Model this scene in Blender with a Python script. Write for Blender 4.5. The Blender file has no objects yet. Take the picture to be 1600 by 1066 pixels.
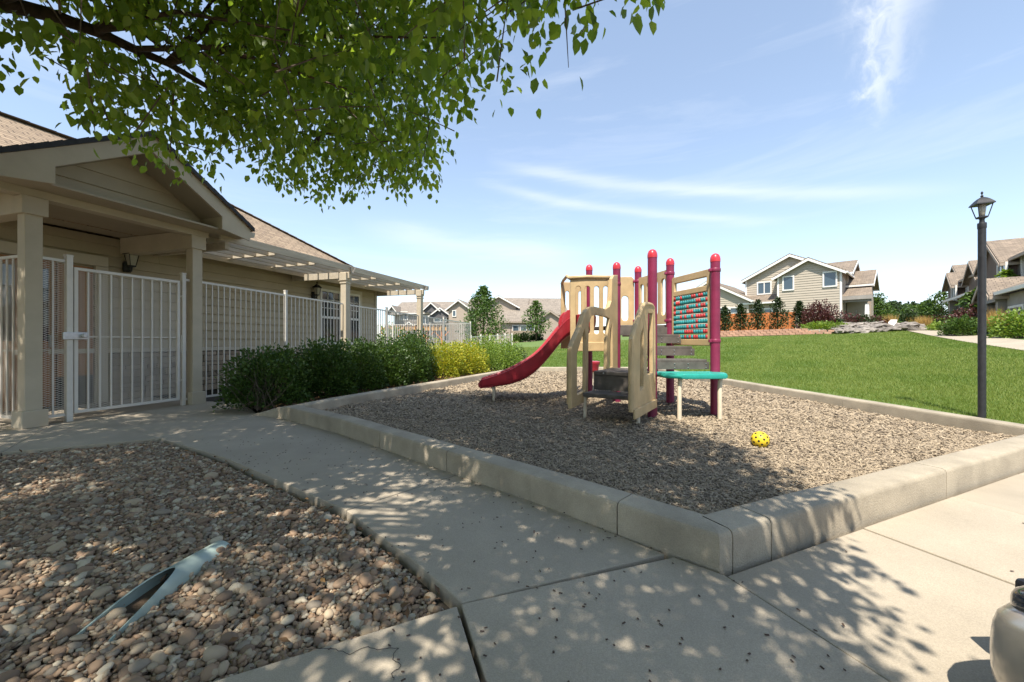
import bpy, bmesh, math, random
import numpy as np
from mathutils import Vector, Matrix
R = math.radians
random.seed(7)
rng = np.random.default_rng(7)
scene = bpy.context.scene
COL = scene.collection

# ------------------------------------------------------------------ camera
CAMH, F = 1.10, 622.2
cam_d = bpy.data.cameras.new('camera'); cam_d.sensor_width = 36.0; cam_d.lens = 14.0
cam_d.clip_start = 0.05; cam_d.clip_end = 3000
cam = bpy.data.objects.new('camera', cam_d); COL.objects.link(cam)
cam.location = (0, 0, CAMH); cam.rotation_euler = (R(90), 0, 0)
scene.camera = cam

# ------------------------------------------------------------------ light
SUN_EL, SUN_AZ = R(60), math.atan2(-.29, -.957)
to_sun = Vector((math.sin(SUN_AZ) * math.cos(SUN_EL), math.cos(SUN_AZ) * math.cos(SUN_EL), math.sin(SUN_EL)))
sd = bpy.data.lights.new('sun', 'SUN'); sd.energy = 3.05; sd.angle = R(0.55); sd.color = (1.0, .94, .84)
sun = bpy.data.objects.new('sun', sd); COL.objects.link(sun)
sun.rotation_euler = (-to_sun).to_track_quat('-Z', 'Y').to_euler(); sun.location = (-4, -12, 20)
scene.view_settings.view_transform = 'Standard'; scene.view_settings.look = 'None'
scene.view_settings.exposure = 1.5; scene.view_settings.gamma = 1.0
scene.view_settings.use_curve_mapping = False

# ------------------------------------------------------------------ world: sky with thin cirrus
W = bpy.data.worlds.new('World'); scene.world = W; W.use_nodes = True
nt = W.node_tree; nt.nodes.clear()
def N(tree, t, **kw):
    n = tree.nodes.new(t)
    for k, v in kw.items(): setattr(n, k, v)
    return n
def L(tree, a, b): tree.links.new(a, b)
def mathn(tree, op, a, b=None, c=None, clamp=False):
    n = N(tree, 'ShaderNodeMath', operation=op, use_clamp=clamp)
    for i, v in enumerate((a, b, c)):
        if v is None: continue
        if hasattr(v, 'default_value') or hasattr(v, 'is_linked'): L(tree, v, n.inputs[i])
        else: n.inputs[i].default_value = v
    return n.outputs[0]
wo = N(nt, 'ShaderNodeOutputWorld'); bg = N(nt, 'ShaderNodeBackground')
sky = N(nt, 'ShaderNodeTexSky', sky_type='NISHITA', sun_disc=False)
sky.sun_elevation = SUN_EL; sky.sun_rotation = SUN_AZ; sky.altitude = 1600; sky.air_density = 1.0; sky.dust_density = .25; sky.ozone_density = 1.0
tc = N(nt, 'ShaderNodeTexCoord'); sp = N(nt, 'ShaderNodeSeparateXYZ'); L(nt, tc.outputs['Generated'], sp.inputs[0])
az = mathn(nt, 'MULTIPLY', mathn(nt, 'ARCTAN2', sp.outputs[0], sp.outputs[1]), 180 / math.pi)
el = mathn(nt, 'MULTIPLY', mathn(nt, 'ARCSINE', sp.outputs[2]), 180 / math.pi)
def wnoise(sx, sy, det, off=0, rot=0):
    cb = N(nt, 'ShaderNodeCombineXYZ')
    L(nt, mathn(nt, 'MULTIPLY', az, sx), cb.inputs[0]); L(nt, mathn(nt, 'MULTIPLY', el, sy), cb.inputs[1]); cb.inputs[2].default_value = off
    mp = N(nt, 'ShaderNodeMapping'); mp.inputs['Rotation'].default_value = (0, 0, rot); L(nt, cb.outputs[0], mp.inputs[0])
    n = N(nt, 'ShaderNodeTexNoise'); n.inputs['Scale'].default_value = 1; n.inputs['Detail'].default_value = det; n.inputs['Roughness'].default_value = .62
    n.inputs['Distortion'].default_value = .5
    L(nt, mp.outputs[0], n.inputs['Vector']); return n.outputs[0]
def band(a0, e0, a1, e1, w, amp, fade=6, nz=None):
    sl = (e1 - e0) / (a1 - a0)
    line = mathn(nt, 'MULTIPLY_ADD', az, sl, e0 - sl * a0)
    warp = mathn(nt, 'MULTIPLY', mathn(nt, 'SUBTRACT', nz, .5), w * 2.2)
    d = mathn(nt, 'DIVIDE', mathn(nt, 'ADD', mathn(nt, 'SUBTRACT', el, line), warp), w)
    g = mathn(nt, 'POWER', 2.718, mathn(nt, 'MULTIPLY', mathn(nt, 'MULTIPLY', d, d), -1))
    m1 = mathn(nt, 'DIVIDE', mathn(nt, 'SUBTRACT', az, a0), fade, clamp=True)
    m2 = mathn(nt, 'DIVIDE', mathn(nt, 'SUBTRACT', a1, az), fade, clamp=True)
    return mathn(nt, 'MULTIPLY', mathn(nt, 'MULTIPLY', g, mathn(nt, 'MULTIPLY', m1, m2)), amp)
n1 = wnoise(.05, .5, 5, 2.0); n2 = wnoise(.25, .9, 6, 5.0)
# vertical plume high on the right
tt = mathn(nt, 'DIVIDE', mathn(nt, 'SUBTRACT', el, 21.0), 11.0)
cen = mathn(nt, 'MULTIPLY_ADD', tt, 1.2, 42.4)
wid = mathn(nt, 'MULTIPLY_ADD', tt, 2.0, 0.45)
n3 = wnoise(.55, .45, 6, 9.0, .9)
dpl = mathn(nt, 'DIVIDE', mathn(nt, 'ADD', mathn(nt, 'SUBTRACT', az, cen), mathn(nt, 'MULTIPLY', mathn(nt, 'SUBTRACT', n3, .5), 5.0)), mathn(nt, 'MAXIMUM', wid, .3))
pl = mathn(nt, 'POWER', 2.718, mathn(nt, 'MULTIPLY', mathn(nt, 'MULTIPLY', dpl, dpl), -1))
pl = mathn(nt, 'MULTIPLY', pl, mathn(nt, 'MULTIPLY', tt, 2.5, clamp=True))
pl = mathn(nt, 'MULTIPLY', pl, mathn(nt, 'DIVIDE', mathn(nt, 'SUBTRACT', 48.0, el), 10.0, clamp=True))
pl = mathn(nt, 'MULTIPLY', pl, mathn(nt, 'MULTIPLY_ADD', n3, 1.6, -.15, clamp=True))
tot = mathn(nt, 'MULTIPLY', pl, .62)
for b in (band(-4, 24.6, 50, 14.0, .75, .30, 10, n1), band(-6, 21.8, 36, 13.6, .6, .26, 9, n1), band(-22, 15.0, 12, 11.5, 1.6, .26, 8, n1),
          band(39, 6.3, 60, 7.2, .35, .42, 3, n1), band(30, 4.0, 70, 3.4, 1.1, .3, 8, n1)):
    tot = mathn(nt, 'ADD', tot, b)
gen = mathn(nt, 'MULTIPLY', mathn(nt, 'SUBTRACT', wnoise(.03, .22, 6, 14.0), .5, clamp=True), 0.7)
tot = mathn(nt, 'ADD', mathn(nt, 'ADD', tot, gen), .06, clamp=True)
tot = mathn(nt, 'MULTIPLY', tot, mathn(nt, 'DIVIDE', el, 2.0, clamp=True))
mx = N(nt, 'ShaderNodeMixRGB'); L(nt, tot, mx.inputs[0]); gm = N(nt, 'ShaderNodeGamma'); gm.inputs[1].default_value = .7; hsv = N(nt, 'ShaderNodeHueSaturation'); hsv.inputs['Saturation'].default_value = 1.04; L(nt, sky.outputs[0], gm.inputs[0]); L(nt, gm.outputs[0], hsv.inputs['Color']); L(nt, hsv.outputs[0], mx.inputs[1]); mx.inputs[2].default_value = (2.9, 3.0, 3.15, 1)
L(nt, mx.outputs[0], bg.inputs[0]); bg.inputs[1].default_value = 0.15; L(nt, bg.outputs[0], wo.inputs[0])

# ------------------------------------------------------------------ materials
MATS = {}
def M(name, rgb, rough=.8, var=.12, scale=6, bump=.0, bscale=80, metal=0, spec=.4, rgb2=None, rnd=0, detail=5, fine=0, finescale=300, stretch=None, coat=0):
    m = bpy.data.materials.new(name); m.use_nodes = True; t = m.node_tree
    b = t.nodes['Principled BSDF']; b.inputs['Roughness'].default_value = rough; b.inputs['Metallic'].default_value = metal
    b.inputs['Specular IOR Level'].default_value = spec
    if coat: b.inputs['Coat Weight'].default_value = coat; b.inputs['Coat Roughness'].default_value = .08
    tcn = N(t, 'ShaderNodeTexCoord'); vec = tcn.outputs['Object']
    if stretch:
        mp = N(t, 'ShaderNodeMapping'); mp.inputs['Scale'].default_value = stretch; L(t, vec, mp.inputs[0]); vec = mp.outputs[0]
    nz = N(t, 'ShaderNodeTexNoise'); nz.inputs['Scale'].default_value = scale; nz.inputs['Detail'].default_value = detail; nz.inputs['Roughness'].default_value = .6
    L(t, vec, nz.inputs['Vector'])
    mix = N(t, 'ShaderNodeMixRGB')
    c2 = rgb2 if rgb2 else tuple(min(1, c * (1 - var)) for c in rgb)
    c1 = rgb if rgb2 else tuple(min(1, c * (1 + var)) for c in rgb)
    mix.inputs[1].default_value = (*c1, 1); mix.inputs[2].default_value = (*c2, 1)
    rp = N(t, 'ShaderNodeMapRange'); rp.inputs[1].default_value = .32; rp.inputs[2].default_value = .68
    L(t, nz.outputs[0], rp.inputs[0]); L(t, rp.outputs[0], mix.inputs[0])
    out = mix.outputs[0]
    if fine:
        fz = N(t, 'ShaderNodeTexNoise'); fz.inputs['Scale'].default_value = finescale; fz.inputs['Detail'].default_value = 2; L(t, vec, fz.inputs['Vector'])
        hs = N(t, 'ShaderNodeHueSaturation'); L(t, out, hs.inputs['Color'])
        L(t, mathn(t, 'MULTIPLY_ADD', fz.outputs[0], fine * 2, 1 - fine), hs.inputs['Value']); out = hs.outputs[0]
    if rnd:
        oi = N(t, 'ShaderNodeObjectInfo'); hs = N(t, 'ShaderNodeHueSaturation'); L(t, out, hs.inputs['Color'])
        L(t, mathn(t, 'MULTIPLY_ADD', oi.outputs['Random'], rnd * 2, 1 - rnd), hs.inputs['Value']); out = hs.outputs[0]
    L(t, out, b.inputs['Base Color'])
    if bump:
        bz = N(t, 'ShaderNodeTexNoise'); bz.inputs['Scale'].default_value = bscale; bz.inputs['Detail'].default_value = 4; L(t, vec, bz.inputs['Vector'])
        bp = N(t, 'ShaderNodeBump'); bp.inputs['Strength'].default_value = bump; bp.inputs['Distance'].default_value = .01
        L(t, bz.outputs[0], bp.inputs['Height']); L(t, bp.outputs[0], b.inputs['Normal'])
    MATS[name] = m
    return m
def leafmat(name, c1, c2, trans=.35, rough=.5, tmul=1.6, c3=None):
    """two-sided leaf: per-leaf colour from a stored attribute, light passing through"""
    m = bpy.data.materials.new(name); m.use_nodes = True; t = m.node_tree
    b = t.nodes['Principled BSDF']; o = t.nodes['Material Output']
    at = N(t, 'ShaderNodeAttribute'); at.attribute_name = 'leaf_tone'
    oi = N(t, 'ShaderNodeObjectInfo')
    fac = mathn(t, 'FRACT', mathn(t, 'ADD', at.outputs['Fac'], mathn(t, 'MULTIPLY', oi.outputs['Random'], .999)))
    cr = N(t, 'ShaderNodeValToRGB'); L(t, fac, cr.inputs[0])
    cr.color_ramp.elements[0].color = (*c1, 1); cr.color_ramp.elements[1].color = (*c2, 1)
    if name == 'pebbles':
        for p_, c_ in ((.2, (.45, .385, .285)), (.32, (.20, .135, .09)), (.68, (.25, .205, .155)), (.84, (.31, .205, .13))): cr.color_ramp.elements.new(p_).color = (*c_, 1)
        cr.color_ramp.interpolation = 'CONSTANT'
    if c3: e = cr.color_ramp.elements.new(.5); e.color = (*c3, 1)
    L(t, cr.outputs[0], b.inputs['Base Color']); b.inputs['Roughness'].default_value = rough; b.inputs['Specular IOR Level'].default_value = .35
    tr = N(t, 'ShaderNodeBsdfTranslucent'); mc = N(t, 'ShaderNodeMixRGB', blend_type='MULTIPLY'); mc.inputs[0].default_value = 1
    L(t, cr.outputs[0], mc.inputs[1]); mc.inputs[2].default_value = (tmul * 1.15, tmul * 1.1, tmul * .45, 1); L(t, mc.outputs[0], tr.inputs[0])
    ms = N(t, 'ShaderNodeMixShader'); ms.inputs[0].default_value = trans
    L(t, b.outputs[0], ms.inputs[1]); L(t, tr.outputs[0], ms.inputs[2]); L(t, ms.outputs[0], o.inputs[0])
    MATS[name] = m
    return m
def glassmat(name, rgb, rough=.05):
    m = bpy.data.materials.new(name); m.use_nodes = True; b = m.node_tree.nodes['Principled BSDF']
    b.inputs['Base Color'].default_value = (*rgb, 1); b.inputs['Roughness'].default_value = rough; b.inputs['Specular IOR Level'].default_value = .9
    MATS[name] = m
    return m

M('concrete', (.36, .305, .23), .9, .12, 1.3, .22, 240, fine=.34, finescale=230, rnd=.05, detail=9)
M('kerb_concrete', (.345, .292, .215), .92, .22, 2.6, .4, 90, fine=.32, finescale=200, rnd=.05, detail=9)
M('joint', (.05, .043, .035), .95)
M('mulch', (.13, .10, .07), .95, .35, 14, .5, 60)
M('soil', (.10, .068, .045), .95, .35, 9, .5, 50)
M('grass_base', (.085, .15, .028), .95, .3, .5, .3, 40, rgb2=(.12, .165, .04))
M('ground', (.11, .12, .055), .95, .3, .4)
M('beige_paint', (.475, .405, .30), .75, .08, 2.5, .05, 90)
M('siding', (.42, .35, .24), .8, .05, 2, .06, 60, rnd=.035)
M('trim', (.50, .44, .34), .75, .05, 3)
M('soffit', (.36, .30, .215), .85, .05, 2)
M('pergola_wood', (.45, .385, .29), .85, .14, 5, .15, 60, stretch=(.3, 3, 3), rnd=.05)
M('white_metal', (.66, .61, .54), .5, .05, 6, rnd=.03)
M('galvanised', (.55, .56, .57), .35, .1, 20, metal=.85)
M('black_metal', (.022, .022, .024), .5, .3, 10, .08, 200)
M('black_iron', (.012, .012, .012), .45, .2, 10)
M('dark_edge', (.035, .035, .04), .8, .2, 10)
M('wood_door', (.33, .15, .055), .55, .25, 3, stretch=(6, 6, .5))
glassmat('dark_glass', (.02, .025, .03)); glassmat('blue_glass', (.045, .07, .09), .06)
M('frosted', (.36, .33, .27), .25, .08, 8)
def shingle(name, c1, c2):
    m = bpy.data.materials.new(name); m.use_nodes = True; t = m.node_tree; b = t.nodes['Principled BSDF']; b.inputs['Roughness'].default_value = .95
    tcn = N(t, 'ShaderNodeTexCoord'); uv = N(t, 'ShaderNodeUVMap')
    br = N(t, 'ShaderNodeTexBrick'); br.inputs['Scale'].default_value = 1; br.inputs['Brick Width'].default_value = .3; br.inputs['Row Height'].default_value = .14
    br.inputs['Mortar Size'].default_value = .012; br.inputs['Mortar Smooth'].default_value = .1; br.offset = .37
    br.inputs['Color1'].default_value = (*c1, 1); br.inputs['Color2'].default_value = (*c2, 1); br.inputs['Mortar'].default_value = (c2[0] * .45, c2[1] * .45, c2[2] * .45, 1)
    L(t, uv.outputs[0], br.inputs['Vector'])
    nz = N(t, 'ShaderNodeTexNoise'); nz.inputs['Scale'].default_value = 1.3; nz.inputs['Detail'].default_value = 6; L(t, tcn.outputs['Object'], nz.inputs['Vector'])
    hs = N(t, 'ShaderNodeHueSaturation'); L(t, br.outputs[0], hs.inputs['Color']); L(t, mathn(t, 'MULTIPLY_ADD', nz.outputs[0], .7, .65), hs.inputs['Value'])
    L(t, hs.outputs[0], b.inputs['Base Color'])
    bp = N(t, 'ShaderNodeBump'); bp.inputs['Strength'].default_value = .7; bp.inputs['Distance'].default_value = .012; bp.invert = True
    L(t, br.outputs['Fac'], bp.inputs['Height']); L(t, bp.outputs[0], b.inputs['Normal'])
    MATS[name] = m
shingle('shingle_tan', (.34, .25, .165), (.24, .172, .115)); shingle('shingle_grey', (.30, .25, .20), (.22, .185, .15))
shingle('shingle_brown', (.27, .21, .155), (.19, .15, .115))
M('stone_tan', (.30, .235, .17), .9, .3, 9, .4, 50, rnd=.3)
M('river_stone', (.33, .255, .19), .8, .28, 14, .12, 90, rgb2=(.23, .185, .155), rnd=.35)
M('purple', (.205, .02, .06), .42, .2, 5, fine=.1)
M('red_cap', (.52, .04, .055), .3, .08, 5)
M('slide_red', (.36, .028, .04), .3, .14, 4, spec=.5)
M('tan_plastic', (.50, .355, .185), .5, .14, 4, .06, 60, fine=.08, finescale=90)
M('grey_deck', (.10, .085, .072), .7, .3, 7, .1, 120)
M('teal', (.02, .30, .24), .4, .1, 8)
M('teal_bead', (.03, .26, .27), .35, .1, 8, rnd=.2); M('red_bead', (.5, .05, .05), .35, .1, 8, rnd=.2)
M('cream_steel', (.58, .49, .36), .5, .06, 8)
M('bolt', (.5, .5, .5), .3, metal=.9)
M('yellow_ball', (.72, .50, .03), .4, .08, 9); M('black', (.01, .01, .01), .6)
M('pipe_green', (.33, .40, .35), .4, .12, 6)
M('bark', (.085, .055, .04), .95, .35, 22, .8, 45, stretch=(1, 1, .35))
M('twig', (.10, .075, .055), .9, .3, 20)
leafmat('pear_leaf', (.075, .125, .024), (.18, .24, .05), .52, .36, 2.6, c3=(.115, .18, .034))
leafmat('red_leaf', (.22, .05, .02), (.30, .09, .03), .3, .5, 1.2)
leafmat('hedge_leaf', (.034, .072, .017), (.085, .135, .03), .28, .45, 1.4, c3=(.052, .10, .02))
leafmat('yellow_leaf', (.34, .34, .03), (.58, .48, .05), .35, .5, 1.2, c3=(.22, .29, .03))
leafmat('lime_leaf', (.12, .21, .03), (.24, .32, .055), .3, .5, 1.3)
leafmat('dark_leaf', (.018, .036, .012), (.04, .065, .018), .2, .5, 1.2)
leafmat('tree_leaf', (.045, .09, .02), (.10, .16, .035), .3, .5, 1.3, c3=(.065, .12, .025))
leafmat('purple_leaf', (.065, .022, .025), (.12, .045, .04), .25, .5, 1.2)
leafmat('gold_grass', (.40, .25, .08), (.55, .37, .13), .25, .7, 1.0)
leafmat('lawn_blade', (.09, .155, .025), (.25, .285, .075), .35, .55, 1.35, c3=(.13, .195, .032))
leafmat('litter', (.16, .085, .035), (.30, .17, .06), .1, .8, 1.0, c3=(.10, .055, .03))
leafmat('chips', (.27, .205, .135), (.11, .082, .057), .0, .9, 1.0, c3=(.42, .335, .23))
leafmat('pebbles', (.38, .295, .20), (.19, .16, .125), .0, .75, 1.0, c3=(.27, .185, .12))
M('h_siding', (.42, .36, .285), .85, .04, 1, rnd=.02); M('h_white', (.72, .69, .64), .6, .04, 3)
M('h_brown', (.15, .105, .08), .85, .1, 2); M('h_grey', (.30, .275, .245), .85, .08, 2); M('h_dark', (.10, .095, .095), .85, .1, 2)
M('h_taupe', (.36, .29, .23), .85, .06, 2)
M('cedar', (.52, .17, .05), .8, .15, 6, rnd=.12); M('cedar_pale', (.62, .33, .12), .8, .15, 6)
M('block_wall', (.42, .24, .165), .9, .2, 8, .2, 40, rnd=.15); M('rock', (.20, .175, .15), .9, .45, 3, .5, 20, rnd=.3)
M('car_paint', (.44, .40, .34), .28, .05, 10, metal=.55, coat=.6); M('tyre', (.02, .02, .02), .8)
M('car_trim', (.014, .014, .016), .35); glassmat('car_glass', (.012, .02, .035), .03)
# ------------------------------------------------------------------ helpers
def at(px, py, Y):
    """world point seen at a photo pixel, at distance Y"""
    return Vector(((px - 800) / F * Y, Y, CAMH + (533 - py) / F * Y))
def gr(px, py, z=0.0):
    Y = F * (CAMH - z) / (py - 533); return Vector(((px - 800) / F * Y, Y, z))
def inv(parent):
    if parent is None: return Matrix.Identity(4)
    m = Matrix.Translation(parent.location) @ Matrix.Rotation(parent.rotation_euler.z, 4, 'Z')
    if parent.parent is not None: m = inv(parent.parent).inverted() @ m
    return m.inverted()
class MB:
    def __init__(s): s.v = []; s.f = []; s.uv = {}
    def add(s, vs, fs):
        o = len(s.v); s.v += [tuple(v) for v in vs]; s.f += [tuple(i + o for i in f) for f in fs]; return s
    def box(s, c, d, rz=0, m=None, taper=None):
        x, y, z = d[0] / 2, d[1] / 2, d[2] / 2; tp = taper or 1
        vs = [Vector(p) for p in ((-x, -y, -z), (x, -y, -z), (x, y, -z), (-x, y, -z), (-x * tp, -y * tp, z), (x * tp, -y * tp, z), (x * tp, y * tp, z), (-x * tp, y * tp, z))]
        mt = m if m is not None else Matrix.Rotation(rz, 3, 'Z')
        vs = [mt @ v + Vector(c) for v in vs]
        return s.add(vs, [(3, 2, 1, 0), (4, 5, 6, 7), (0, 1, 5, 4), (1, 2, 6, 5), (2, 3, 7, 6), (3, 0, 4, 7)])
    def beam(s, a, b, w, h):
        a, b = Vector(a), Vector(b); d = b - a; l = d.length; d.normalize()
        up = Vector((0, 0, 1)) if abs(d.z) < .95 else Vector((1, 0, 0)); sx = d.cross(up).normalized(); uz = sx.cross(d)
        m = Matrix((d, sx, uz)).transposed()
        return s.box((a + b) / 2, (l, w, h), m=m)
    def tube(s, pts, r, n=8, cap=True):
        pts = [Vector(p) for p in pts]; rs = r if isinstance(r, (list, tuple)) else [r] * len(pts)
        vs = []; prev = None
        for i, p in enumerate(pts):
            d = (pts[min(i + 1, len(pts) - 1)] - pts[max(i - 1, 0)]).normalized()
            if prev is None: up = Vector((0, 0, 1)) if abs(d.z) < .9 else Vector((1, 0, 0)); sx = d.cross(up).normalized()
            else: sx = (prev - d * prev.dot(d)).normalized()
            prev = sx; sy = d.cross(sx)
            vs += [p + (sx * math.cos(2 * math.pi * k / n) + sy * math.sin(2 * math.pi * k / n)) * rs[i] for k in range(n)]
        fs = [(i * n + k, i * n + (k + 1) % n, (i + 1) * n + (k + 1) % n, (i + 1) * n + k) for i in range(len(pts) - 1) for k in range(n)]
        if cap: fs += [tuple(range(n))[::-1], tuple(range((len(pts) - 1) * n, len(pts) * n))]
        return s.add(vs, fs)
    def lathe(s, c, prof, n=16, sq=False, rot=0):
        c = Vector(c); vs = []; k0 = 4 if sq else n
        for r, z in prof: vs += [c + Vector((r * math.cos(2 * math.pi * k / k0 + rot), r * math.sin(2 * math.pi * k / k0 + rot), z)) for k in range(k0)]
        fs = [(i * k0 + k, i * k0 + (k + 1) % k0, (i + 1) * k0 + (k + 1) % k0, (i + 1) * k0 + k) for i in range(len(prof) - 1) for k in range(k0)]
        fs += [tuple(range(k0))[::-1], tuple(range((len(prof) - 1) * k0, len(prof) * k0))]
        return s.add(vs, fs)
    def prism(s, poly, ax, ay, org, thick):
        """poly (a,b) in plane org + a*ax + b*ay, extruded by vector thick; concave outlines are triangulated"""
        org, ax, ay, thick = Vector(org), Vector(ax), Vector(ay), Vector(thick)
        from mathutils.geometry import tessellate_polygon
        n = len(poly); p0 = [org + ax * a + ay * b for a, b in poly]
        tri = tessellate_polygon([[Vector((a, b, 0)) for a, b in poly]])
        fs = [tuple(t) for t in tri] + [tuple(i + n for i in t[::-1]) for t in tri]
        fs += [(i, (i + 1) % n, (i + 1) % n + n, i + n) for i in range(n)]
        return s.add(p0 + [p + thick for p in p0], fs)
    def build(s, name, mat, parent=None, smooth=False, world=False, bevel=0, uvf=None, loc=None):
        vs = s.v
        if world and parent is not None:
            im = inv(parent); vs = [tuple(im @ Vector(v)) for v in vs]
        if loc is not None: vs = [(v[0] - loc[0], v[1] - loc[1], v[2] - loc[2]) for v in vs]
        me = bpy.data.meshes.new(name); me.from_pydata(vs, [], s.f); 
        bm = bmesh.new(); bm.from_mesh(me); bmesh.ops.recalc_face_normals(bm, faces=bm.faces); bm.to_mesh(me); bm.free()
        o = bpy.data.objects.new(name, me); COL.objects.link(o)
        if mat: me.materials.append(MATS[mat])
        if smooth: me.polygons.foreach_set('use_smooth', [True] * len(me.polygons)); 
        if parent is not None: o.parent = parent
        if loc is not None: o.location = loc
        if bevel:
            b = o.modifiers.new('bevel', 'BEVEL'); b.width = bevel; b.segments = 2; b.limit_method = 'ANGLE'; b.angle_limit = R(40)
        return o
def tag(o, label=None, cat=None, group=None, kind=None):
    if label: o['label'] = label
    if cat: o['category'] = cat
    if group: o['group'] = group
    if kind: o['kind'] = kind
    return o
def empty(name, loc, rz=0, label=None, cat=None, group=None, kind=None):
    o = bpy.data.objects.new(name, None); COL.objects.link(o); o.location = loc; o.rotation_euler = (0, 0, rz); o.empty_display_size = .2
    return tag(o, label, cat, group, kind)
def kids(o): return [c for c in bpy.data.objects if c.parent == o]
def copy_tree(o, parent=None):
    c = o.copy(); COL.objects.link(c); c.parent = parent
    for ch in kids(o): copy_tree(ch, c)
    return c
def shade(o, ang=35):
    me = o.data; me.polygons.foreach_set('use_smooth', [True] * len(me.polygons))
    me.set_sharp_from_angle(angle=R(ang)); return o
def uv_roof(o, ux, uy):
    """uv in metres along the two roof directions"""
    me = o.data; l = me.uv_layers.new(name='UVMap'); co = np.empty(len(me.vertices) * 3); me.vertices.foreach_get('co', co); co = co.reshape(-1, 3)
    li = np.empty(len(me.loops), int); me.loops.foreach_get('vertex_index', li); p = co[li]
    l.data.foreach_set('uv', np.stack([p @ np.array(ux), p @ np.array(uy)], 1).ravel()); return o
def inpoly(x, y, poly):
    x = np.asarray(x); y = np.asarray(y); r = np.zeros(x.shape, bool); n = len(poly)
    for i in range(n):
        x0, y0 = poly[i]; x1, y1 = poly[(i + 1) % n]
        c = ((y0 > y) != (y1 > y)) & (x < (x1 - x0) * (y - y0) / ((y1 - y0) if y1 != y0 else 1e-9) + x0); r ^= c
    return r
def flat(poly, z0, z1, name, mat, parent=None, bevel=0, kind=None):
    mb = MB().prism(poly, (1, 0, 0), (0, 1, 0), (0, 0, z0), (0, 0, z1 - z0)); o = mb.build(name, mat, parent, bevel=bevel)
    return tag(o, kind=kind)
# ---- clouds of small faces (leaves, chips, blades)
LEAF = np.array([(0, 0, 0), (.28, -.36, .10), (.28, 0, -.02), (.28, .36, .10), (.66, -.30, .06), (.66, 0, -.05), (.66, .30, .06), (1, 0, -.10)], float)
LEAFF = [(0, 1, 2), (0, 2, 3), (1, 4, 5, 2), (2, 5, 6, 3), (4, 7, 5), (5, 7, 6)]
SMALL = np.array([(0, 0, 0), (.5, -.42, .08), (.5, .42, .08), (1, 0, -.06)], float); SMALLF = [(0, 1, 3), (0, 3, 2)]
CHIP = np.array([(0, -.5, 0), (0, .5, 0), (1, .5, .0), (1, -.5, .0), (.08, 0, .42), (.92, 0, .42)], float); CHIPF = [(0, 4, 5, 3), (1, 2, 5, 4), (0, 1, 4), (2, 3, 5)]
BLADE = np.array([(0, -.5, 0), (0, .5, 0), (1, 0, 0)], float); BLADEF = [(0, 1, 2)]
def scatter(name, mat, P, D, U, Ls, Ws, parent=None, tmpl=LEAF, faces=LEAFF, smooth=False, tone=None, loc=None, kind='stuff'):
    """one mesh of many little pieces: positions P, directions D, up hints U, length, width"""
    P = np.asarray(P, float); n = len(P); D = D / np.maximum(np.linalg.norm(D, axis=1, keepdims=True), 1e-9)
    S = np.cross(U, D); S /= np.maximum(np.linalg.norm(S, axis=1, keepdims=True), 1e-9); Nn = np.cross(D, S)
    Ls = np.broadcast_to(Ls, n)[:, None, None]; Ws = np.broadcast_to(Ws, n)[:, None, None]
    t = tmpl[None]
    V = P[:, None, :] + D[:, None, :] * (t[:, :, :1] * Ls) + S[:, None, :] * (t[:, :, 1:2] * Ws) + Nn[:, None, :] * (t[:, :, 2:] * Ws)
    k = len(tmpl); V = V.reshape(-1, 3)
    if parent is not None:
        im = np.array(inv(parent)); V = V @ im[:3, :3].T + im[:3, 3]
    if loc is not None: V = V - np.array(loc)
    me = bpy.data.meshes.new(name); nl = sum(len(f) for f in faces)
    me.vertices.add(len(V)); me.vertices.foreach_set('co', V.ravel())
    li = np.concatenate([np.array(f) for f in faces]); lo = np.arange(n)[:, None] * k
    me.loops.add(n * nl); me.loops.foreach_set('vertex_index', (lo + li[None]).ravel().astype(np.int32))
    st = np.cumsum([0] + [len(f) for f in faces[:-1]]); me.polygons.add(n * len(faces))
    me.polygons.foreach_set('loop_start', ((np.arange(n) * nl)[:, None] + st[None]).ravel().astype(np.int32))
    me.update(calc_edges=True)
    a = me.attributes.new('leaf_tone', 'FLOAT', 'POINT'); tn = rng.random(n) * .98 if tone is None else tone
    a.data.foreach_set('value', np.repeat(tn, k).astype(np.float32))
    if smooth: me.polygons.foreach_set('use_smooth', [True] * len(me.polygons))
    me.materials.append(MATS[mat]); o = bpy.data.objects.new(name, me); COL.objects.link(o)
    if parent is not None: o.parent = parent
    if loc is not None: o.location = loc
    if kind: o['kind'] = kind
    return o
def rdir(n):
    v = rng.normal(size=(n, 3)); return v / np.linalg.norm(v, axis=1, keepdims=True)
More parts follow.
